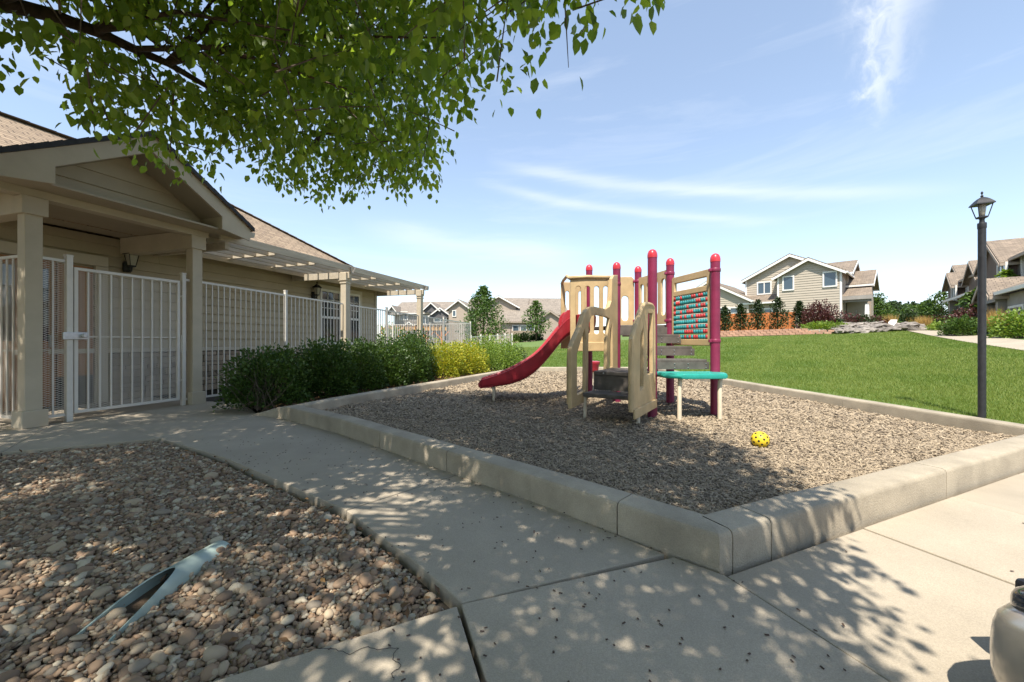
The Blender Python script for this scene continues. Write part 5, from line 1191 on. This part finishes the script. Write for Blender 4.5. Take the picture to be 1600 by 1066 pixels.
ga_, gzr = Q(1487, 428, -.7); gb_, gze = Q(1493, 444, -.7); gable(h3, 2 * ga_ - gb_, gb_, -.7, 5, -.3, gze, gzr, 'h_brown', 'shingle_brown', xp=ga_, tmat='h_taupe', boards=False, ov=.35)
ga_, gzr = Q(1494, 416, 1); gb_, gze = Q(1503, 432, 1); gable(h3, 2 * ga_ - gb_, gb_, 1, 6, 3, gze, gzr, 'h_brown', 'shingle_brown', xp=ga_, tmat='h_taupe', boards=False, ov=.3)
ga_, gzr = Q(1523, 409, -.4); gb_, gze = Q(1533, 432, -.4); gable(h3, 2 * ga_ - gb_, gb_, -.4, 5, -.3, gze, gzr, 'h_brown', 'shingle_brown', xp=ga_, tmat='h_taupe', boards=False, ov=.35)
for a, b, c, d, yy_ in ((1489, 1495, 450, 470, -.7), (1512, 1516, 446, 458, 0), (1518, 1521, 443, 456, 0)):
    wx0, wz1 = Q(a, c, yy_); wx1, wz0 = Q(b, d, yy_); hwin(h3, wx0, wx1, wz0, wz1, yy_, panes=2)
_, pz = Q(1500, 470, -1.5); pa, _ = Q(1481, 470, -2.2); pb_, _ = Q(1521, 462, -2.2)
v = [(pa, -2.4, pz), (pb_, -2.4, pz), (pb_, .1, pz + 1.1), (pa, .1, pz + 1.1)]; v += [(a, b, c + .14) for a, b, c in v]
o = MB().add(v, [(0, 1, 2, 3), (4, 5, 6, 7), (0, 1, 5, 4), (1, 2, 6, 5), (2, 3, 7, 6), (3, 0, 4, 7)]).build('porch_roof', 'shingle_brown', h3); uv_roof(o, (1, 0, 0), (0, .85, .5))
hbox(h3, 'gutter', pa, pb_, -2.52, -2.4, pz - .12, pz + .06, 'h_white')
for t in (.06, .5, .95): xx_ = pa + (pb_ - pa) * t; hbox(h3, 'porch_post', xx_ - .2, xx_ + .2, -2.2, -1.8, -.3, pz, 'h_grey')
# --- tan houses far behind the slide
h4 = empty('house', (0, 62, .6), R(4), 'tan house with broad grey hip roof and stone base behind the slide', 'house')
Q = lambda px, py, yo=0.0: hp(h4, px, py, yo)
def rect(px0, px1, yo): return Q(px0, 500, yo)[0], Q(px1, 500, yo)[0]
a, b = rect(783, 884, 4); _, ze = Q(830, 489, 4); _, zr = Q(815, 467, 9)
gable(h4, a, b, 4, 14, -.3, ze, zr, 'h_taupe', 'shingle_grey', axis='x', boards=False, tmat='h_taupe', ov=.5)
a, b = rect(768, 806, 3); xm, zr = Q(779, 463, 3); _, ze = Q(806, 478, 3); gable(h4, 2 * xm - b, b, 3, 12, -.3, ze, zr, 'h_taupe', 'shingle_grey', xp=xm, boards=False, ov=.5)
a, b = rect(784, 835, 0); _, ze = Q(800, 501, 0); _, zr = Q(800, 478, 5); gable(h4, a, b, 0, 9, -.3, ze, zr, 'h_taupe', 'shingle_grey', axis='x', boards=False, tmat='h_taupe', ov=.4)
a, b = rect(841, 878, -1); xm, zr = Q(859, 486, -1); _, ze = Q(841, 499, -1); gable(h4, a, b, -1, 8, -.3, ze, zr, 'h_taupe', 'shingle_grey', xp=xm, boards=False, tmat='h_taupe', ov=.4)
a, b = rect(798, 842, -.2); hbox(h4, 'stone_front', a, b, -.3, -.05, -.3, Q(800, 517, 0)[1], 'stone_tan')
for px_ in (806, 818, 830): wx, wz = Q(px_, 512, -.05); hwin(h4, wx - .45, wx + .45, wz - .5, wz + .3, -.03, fw=.08)
for k in range(7): hbox(h4, 'ridge_vent', *(lambda x: (x, x + .5))(Q(790 + k * 11, 470, 9)[0]), 8.7, 9.2, zr + 2.05, zr + 2.3, 'h_dark')
h5 = empty('house', (-8.5, 66, .6), R(-8), 'brown gabled house partly hidden behind the round tree', 'house')
Q = lambda px, py, yo=0.0: hp(h5, px, py, yo)
xm, zr = Q(717, 469, 0); b, ze = Q(733, 481, 0); gable(h5, 2 * xm - b, b, 0, 9, -.3, ze, zr, 'h_taupe', 'shingle_grey', xp=xm, boards=False, ov=.45)
wx0, wz1 = Q(708, 486, 0); wx1, wz0 = Q(712, 494, 0); hwin(h5, wx0, wx1, wz0, wz1, 0)
gable(h5, b - 1, b + 9, 2, 10, -.3, ze, zr + .6, 'h_taupe', 'shingle_grey', axis='x', boards=False, tmat='h_taupe')
h6 = empty('house', (-18, 74, .6), R(-6), 'grey house with dark gables seen past the pergola end', 'house')
Q = lambda px, py, yo=0.0: hp(h6, px, py, yo)
a, b = rect(614, 706, 3)[0], rect(614, 706, 3)[1]; a, _ = Q(616, 500, 3); b, _ = Q(702, 500, 3); _, ze = Q(640, 488, 3); _, zr = Q(640, 473, 8)
gable(h6, a, b, 3, 13, -.3, ze, zr, 'h_grey', 'shingle_grey', axis='x', boards=False, ov=.5)
for pm, pe, zp, zf, wm in ((674, 685, 473, 483, 'h_dark'), (688, 703, 481, 492, 'h_dark'), (613, 620, 478, 487, 'h_grey')):
    xm, zr = Q(pm, zp, 1); xe, ze = Q(pe, zf, 1); gable(h6, 2 * xm - xe, xe, 1, 7, ze - .6, ze, zr, wm, 'shingle_grey', xp=xm, boards=False, ov=.35)
for a, c, w_ in ((631, 494, .7), (665, 500, .5), (688, 497, 1.1)): wx, wz = Q(a, c, 1.2 if a > 680 else 3); hwin(h6, wx - w_, wx + w_, wz - .7, wz + .8, 1.2 if a > 680 else 3, panes=2)
xm, zr = Q(640, 503, -1); xe, ze = Q(651, 511, -1); gable(h6, 2 * xm - xe, xe, -1, 3, -.3, ze, zr, 'h_dark', 'shingle_grey', xp=xm, boards=False, ov=.4)
# ------------------------------------------------------------------ things across the lawn
def on(px, Y, dz=0): x = (px - 800) / F * Y; return Vector((x, Y, zl(x, Y) + dz))
# cedar fence behind the shrubs
a, b = on(1118, 35.5), on(1243, 35.0); cf = empty('wooden_fence', a, 0, 'orange cedar board fence behind the row of conical shrubs', 'fence')
n = 46; pk = None
for k in range(n):
    p = a.lerp(b, (k + .5) / n) - a; w = (b - a).length / n
    if pk is None: pk = MB().box((0, 0, .9), (w - .012, .025, 1.85)).build('board', 'cedar', cf); o = pk
    else: o = pk.copy(); COL.objects.link(o)
    o.location = (p.x, p.y + .008 * (k % 2), p.z); o.rotation_euler = (0, 0, math.atan2(b.y - a.y, b.x - a.x))
for z in (.4, 1.5): MB().beam(a + Vector((0, .06, z)), b + Vector((0, .06, z)), .04, .09).build('rail', 'cedar', cf, world=True)
# block retaining wall
rw = empty('retaining_wall', on(1126, 31), 0, 'low tan block retaining wall at the far edge of the lawn', 'wall')
bl = None; pr = [on(1116, 31.5), on(1262, 30.2), on(1300, 29.3)]
for row in range(3):
    for s in range(2):
        p, q = pr[s], pr[s + 1]; ln = (q - p).length; m = int(ln / .42); hh = [.45, .45, .45]
        if s == 1 and row == 2: continue
        for k in range(m):
            c = p.lerp(q, (k + .5 + .5 * (row % 2)) / m) + Vector((0, .03 * row, .09 + row * .155))
            if bl is None:
                bl = MB().box((0, 0, 0), (.41, .28, .148)).build('block', 'block_wall', rw, bevel=.012); o = bl
            else: o = bl.copy(); COL.objects.link(o)
            o.location = c - rw.location; o.rotation_euler = (0, 0, math.atan2(q.y - p.y, q.x - p.x))
g = 'conical shrubs by the cedar fence'
for px_, r_, h_, lb_ in ((1132, .62, 2.0, 'conical dark shrub at the left end of the cedar fence'), (1157, .68, 2.15, 'conical dark shrub second from left at the cedar fence'), (1184, .75, 2.45, 'conical dark shrub in the middle of the cedar fence'), (1215, .85, 2.55, 'largest conical dark shrub at the cedar fence'), (1249, .6, 2.2, 'conical dark shrub at the right end of the cedar fence')):
    c = on(px_, 33.6, .35); tree('conical_shrub', c, h_, r_, 1500, .16, 'dark_leaf', lb_, g, trunk_h=.04, cone=.55, trunk_r=.04, cat='shrub')
shrub('barberry', on(1280, 32.5, .3), (1.45, 1.1), 2.1, 3600, .15, 'purple_leaf', 'large purple leaved shrub in front of the beige house', stems=10, spiky=.8, flat_top=2.1)
shrub('juniper', on(1290, 30.6, .3), (1.7, .8), .55, 2400, .13, 'lime_leaf', 'low green juniper spreading beside the rocks', stems=5)
for px_, Y, r_, h_, mt, lb_ in ((1325, 32.2, .95, 1.35, 'purple_leaf', 'rose shrub left of the porch pier'), (1345, 32.0, .95, 1.25, 'dark_leaf', 'dark shrub below the porch rail'), (1368, 32.5, .9, 1.2, 'purple_leaf', 'rose shrub right of the porch pier'), (1382, 34, .9, 1.5, 'tree_leaf', 'green shrub left of the golden grass by the rocks'),
                            (1420, 34, .6, 1.9, 'dark_leaf', 'dark upright shrub at the start of the concrete ramp'), (1308, 31.8, .6, 1.0, 'dark_leaf', 'small dark shrub between barberry and porch')):
    shrub('shrub', on(px_, Y), r_, h_, 1500, .15, mt, lb_, group='shrubs by the beige house', stems=5)
def grass_clump(px_, Y, h, r, lb_, n=420, dz=0):
    c = on(px_, Y, dz); root = empty('ornamental_grass', c, 0, lb_, 'grass', 'golden ornamental grasses')
    a = rng.random(n) * 6.28; q = rng.random(n) ** .6; P = np.stack([np.cos(a) * q * r * .35, np.sin(a) * q * r * .35, np.zeros(n)], 1) + np.array(c)
    D = np.stack([np.cos(a) * q * r * .7, np.sin(a) * q * r * .7, np.full(n, h)], 1)
    scatter('stalks', 'gold_grass', P, D, rdir(n), h * (.6 + .5 * rng.random(n)), .055, root, LEAF * np.array([1, .5, .3]), LEAFF)
    m = n // 2; scatter('green_blades', 'lime_leaf', P[:m], D[:m] * np.array([1.6, 1.6, 1]), rdir(m), h * (.4 + .25 * rng.random(m)), .05, root, BLADE, BLADEF)
for px_, Y, h, r, lb_ in ((1391, 33, 1.5, .6, 'golden ornamental grass beside the rock waterfall'), (1428, 33.5, 1.3, .55, 'golden ornamental grass left of the lime groundcover'), (1444, 32, 1.3, .6, 'golden ornamental grass behind the lime groundcover'), (1560, 20.5, 1.45, .8, 'tall golden ornamental grass right of the lamp post'), (1574, 18.5, 1.2, .5, 'shorter golden ornamental grass in front of the tall one'), (1598, 24, 1.7, .7, 'golden ornamental grass at the right edge behind the pine shrub')): grass_clump(px_, Y, h, r, lb_)
# rock waterfall
rk = []
for q in range(8):
    tv = iv2 * np.array([1, .8, .55]); ph = rng.random() * 6; tv = tv * (1 + .22 * np.sin(3.3 * iv2[:, :1] + 2.7 * iv2[:, 1:2] + ph) + .18 * np.sign(np.sin(4.1 * iv2[:, 2:] + 3 * iv2[:, :1] + ph)))
    me = bpy.data.meshes.new('boulder'); me.from_pydata(tv.tolist(), [], itf2); me.materials.append(MATS['rock']); rk.append(me)
wf = empty('rock_waterfall', on(1375, 29.5), 0, 'low heap of grey and tan boulders at the lawn edge', 'rocks')
for k in range(120):
    t = rng.random(); px_ = 1308 + 128 * t; Y = 28.6 + 3.0 * rng.random(); s = .18 + .34 * rng.random(); c = on(px_, Y, .12 + .45 * max(0, (Y - 28.6) / 3) * (1 - .4 * t) + .1 * rng.random())
    o = bpy.data.objects.new('boulder', rk[k % 8]); COL.objects.link(o); o.parent = wf; o.location = c - wf.location; o.scale = (s * 1.3, s, s * .8); o.rotation_euler = (rng.normal() * .2, rng.normal() * .2, rng.random() * 6)
wt = MB().add([on(1392, 30.2, .75), on(1402, 30.2, .75), on(1401, 29.6, .55), on(1396, 29.0, .25), on(1390, 29.0, .25), on(1388, 29.6, .55)], [(0, 1, 2, 5), (5, 2, 3, 4)]); wt.v = [(x, y, z + .12) for x, y, z in wt.v]; wt.build('white_liner', 'h_white', wf, world=True)
# paths and ramp
path = []
def strip(pts, w, name, dz=.02):
    mb = MB(); vs = []
    for i, p in enumerate(pts):
        d = (pts[min(i + 1, len(pts) - 1)] - pts[max(i - 1, 0)]).normalized(); s = Vector((d.y, -d.x, 0)) * w / 2
        for q in (-1, -.33, .33, 1): v = p + s * q; vs.append((v.x, v.y, zl(v.x, v.y) + dz))
    mb.add(vs, [(i * 4 + j, i * 4 + j + 1, i * 4 + j + 5, i * 4 + j + 4) for i in range(len(pts) - 1) for j in range(3)]); return tag(mb.build(name, 'concrete'), kind='structure')
e_dir = Vector((.615, .788, 0)); p0 = Vector((14.5, 9.5, 0))
strip([p0 + e_dir * s for s in np.linspace(0, 27, 28)], 1.6, 'path', .035)
strip([on(1462, 27.5), on(1456, 30), on(1452, 33), on(1448, 37), on(1440, 42)], 2.6, 'path', .05)
bw_ = empty('block_wall', on(1480, 29), 0, 'short dark red block wall beside the concrete ramp', 'wall')
for row in range(3):
    for k in range(5):
        p = on(1468 + 5.2 * k + 2.5 * (row % 2), 29.6 - .12 * k) - bw_.location; o = MB().box((0, 0, 0), (.40, .3, .15)).build('block', 'block_wall', bw_, bevel=.01); o.location = p + Vector((0, 0, .1 + .16 * row)); o.rotation_euler = (0, 0, -.4)
for px_, Y, r_, h_, mt, ls, lb_ in ((1503, 21, (.7, .7), .95, 'tree_leaf', .12, 'green shrub just left of the lamp post'), (1516, 23.5, (.9, .9), 1.35, 'purple_leaf', .13, 'dark red brown shrub behind the lamp post'), (1592, 17.5, (.65, .8), 1.2, 'lime_leaf', .12, 'bright green spiky shrub at the right edge'),
                                (1480, 27, (1.0, .8), .55, 'lime_leaf', .12, 'low lime groundcover in front of the red block wall'), (1462, 33, (2.2, 1.4), 1.0, 'lime_leaf', .14, 'lime green groundcover mound above the ramp'), (1490, 30.5, (.8, .8), 1.6, 'dark_leaf', .14, 'dark shrub below the far townhouse porch'), (1545, 22, (.7, .7), .8, 'lime_leaf', .12, 'low green shrub right of the lamp post base'),
                                (1470, 37, (2.2, 1.2), 1.5, 'purple_leaf', .16, 'dark red hedge below the far townhouse')):
    shrub('shrub', on(px_, Y), r_, h_, 2600 if Y < 25 else 1500, ls, mt, lb_, group='shrubs along the right walk', stems=6)
g = 'trees behind the lawn'
for px_, Y, h_, r_, n_, mt, lb_, th_, cn in ((1368, 46, 4.0, 2.0, 2600, 'tree_leaf', 'green tree right behind the side porch of the beige house', .1, .5), (1372, 52, 5.4, 1.6, 500, 'tree_leaf', 'sparse tall tree top rising above the porch', .45, .4), (1392, 56, 4.4, 2.6, 2200, 'dark_leaf', 'dark round tree in the gap between the houses', .1, .45), (1412, 60, 4.3, 3.0, 2200, 'tree_leaf', 'green round tree in the middle of the gap', .1, .45), (1432, 52, 3.6, 2.4, 2200, 'tree_leaf', 'green tree above the golden grasses', .1, .45), (1451, 46, 3.6, 2.4, 2600, 'tree_leaf', 'green tree left of the far townhouse', .1, .5),
                                      (1470, 44, 4.6, 1.8, 1100, 'tree_leaf', 'airy tall tree beside the far townhouse', .3, .5), (1532, 26, 2.6, 1.0, 1800, 'tree_leaf', 'small tree in front of the townhouses by the lamp post', .2, .5), (1572, 27.5, 4.1, .7, 900, 'lime_leaf', 'thin young tree before the near townhouse window', .4, .5), (1420, 90, 7, 5, 2600, 'dark_leaf', 'distant dark tree on the skyline right of the porch', .1, .4), (1400, 95, 7.8, 4.5, 2600, 'dark_leaf', 'distant dark tree on the skyline nearest the porch', .1, .4), (1450, 95, 6.6, 6, 2400, 'dark_leaf', 'distant dark tree on the skyline by the townhouses', .1, .4),
                                      (755, 46, 6.4, 2.7, 5200, 'tree_leaf', 'full conical green tree behind the pool fence', .1, .62), (838, 44, 4.3, 1.6, 1500, 'tree_leaf', 'small airy young tree in front of the tan house', .22, .6)):
    tree('garden_tree' if Y < 80 else 'distant_tree', on(px_, Y, -.1), h_, r_, n_, .26 if Y < 70 else .6, mt, lb_, g, th_, cn)
for px_, Y, r_, h_, mt, lb_ in ((807, 50, .7, 1.0, 'tree_leaf', 'small round shrub before the stone front'), (820, 50, .7, 1.1, 'dark_leaf', 'small dark shrub before the stone front'), (838, 46, .7, .7, 'dark_leaf', 'dark shrub at the foot of the young tree'), (612, 27, .9, 1.7, 'lime_leaf', 'light green shrub in the pool yard past the wall corner')):
    shrub('shrub', on(px_, Y), r_, h_, 900, .2, mt, lb_, group='shrubs behind the slide', stems=4)
# far white fence behind the lime shrubs
ff = empty('white_fence', on(738, 30), 0, 'distant low cream fence in front of the conical tree', 'fence')
a, b = on(736, 29), on(800, 36)
for z in (.25, .95): MB().beam(a + Vector((0, 0, z)), b + Vector((0, 0, z)), .04, .06).build('rail', 'white_metal', ff, world=True)
for k in range(41):
    p = a.lerp(b, k / 40); big = k % 8 == 0; MB().box((p.x, p.y, p.z + (.55 if big else .5)), (.10 if big else .02, .10 if big else .02, 1.1 if big else .95)).build('post' if big else 'picket', 'white_metal', ff, world=True)
# cedar arbour in the pool yard
ar = empty('cedar_arbour', on(650, 33), 0, 'orange cedar arbour standing in the pool yard', 'arbour')
a, b = on(604, 33), on(690, 33); zt = at(640, 516, 33).z
for px_ in (606, 627, 667, 690):
    p = on(px_, 33); MB().box((p.x, p.y, (p.z + zt) / 2), (.16, .16, zt - p.z)).build('post', 'cedar', ar, world=True)
    for s in (-1, 1): MB().beam((p.x, p.y, zt - .75), (p.x + s * .65, p.y, zt - .05), .09, .1).build('brace', 'cedar', ar, world=True)
for yo in (-.1, .12): MB().beam((a.x - .4, a.y + yo, zt + .1), (b.x + .4, b.y + yo, zt + .1), .06, .26).build('beam', 'cedar_pale', ar, world=True)
for k in range(16): x = a.x + (b.x - a.x) * k / 15; MB().box((x, a.y + .8, zt + .30), (.05, 2.4, .14)).build('rafter', 'cedar_pale', ar, world=True)
# ------------------------------------------------------------------ parked car: only its front corner reaches into the picture
car = empty('car', (2.245, -.975, 0), 0, 'silver beige car corner with dark glossy top at the lower right', 'car')
def loft(secs, name, mat, par=car, sub=2):
    k = len(secs[0]); vs = [p for s in secs for p in s]; fs = [(i * k + j, i * k + (j + 1) % k, (i + 1) * k + (j + 1) % k, (i + 1) * k + j) for i in range(len(secs) - 1) for j in range(k)] + [tuple(range(k)), tuple(range((len(secs) - 1) * k, len(secs) * k))[::-1]]
    o = MB().add(vs, fs).build(name, mat, par, smooth=True)
    if sub: m = o.modifiers.new('s', 'SUBSURF'); m.levels = sub; m.render_levels = sub
    return o
def ring(y, w, z0, z1, r=.12): return [(-w + r, y, z0), (w - r, y, z0), (w, y, z0 + r), (w, y, z1 - r), (w - r, y, z1), (-w + r, y, z1), (-w, y, z1 - r), (-w, y, z0 + r)]
loft([ring(2.19, .70, .08, .33, .05), ring(2.15, .86, .05, .37, .06), ring(2.06, .93, .05, .42, .07), ring(1.6, .94, .05, .55, .08), ring(.9, .93, .15, .62, .1), ring(-1.6, .93, .15, .68, .1), ring(-2.3, .88, .2, .68, .1)], 'body', 'car_paint')
loft([ring(2.15, .74, .28, .40, .03), ring(2.12, .84, .30, .425, .04), ring(2.0, .905, .36, .475, .04), ring(1.5, .91, .5, .63, .05), ring(.6, .86, .55, .72, .08), ring(.3, .86, .55, .76, .08)], 'bonnet', 'car_glass')
loft([ring(.35, .80, .6, .74, .06), ring(-.3, .70, .6, 1.02, .12), ring(-1.4, .70, .6, 1.05, .12), ring(-2.1, .78, .6, .74, .06)], 'cabin', 'car_glass')
MB().box((-.50, 2.235, .262), (.20, .10, .13)).build('plate_bracket', 'car_trim', car, bevel=.015)
MB().box((-.49, 2.235, .331), (.15, .06, .006)).build('plate_face', 'galvanised', car)
for x in (-.84, .84):
    for y in (1.25, -1.45):
        w = MB(); w.tube([(x - .1, y, .3), (x + .1, y, .3)], .3, 24); t_ = w.build('wheel', 'tyre', car); MB().tube([(x - .105, y, .3), (x + .105, y, .3)], .18, 16).build('rim', 'galvanised', t_)
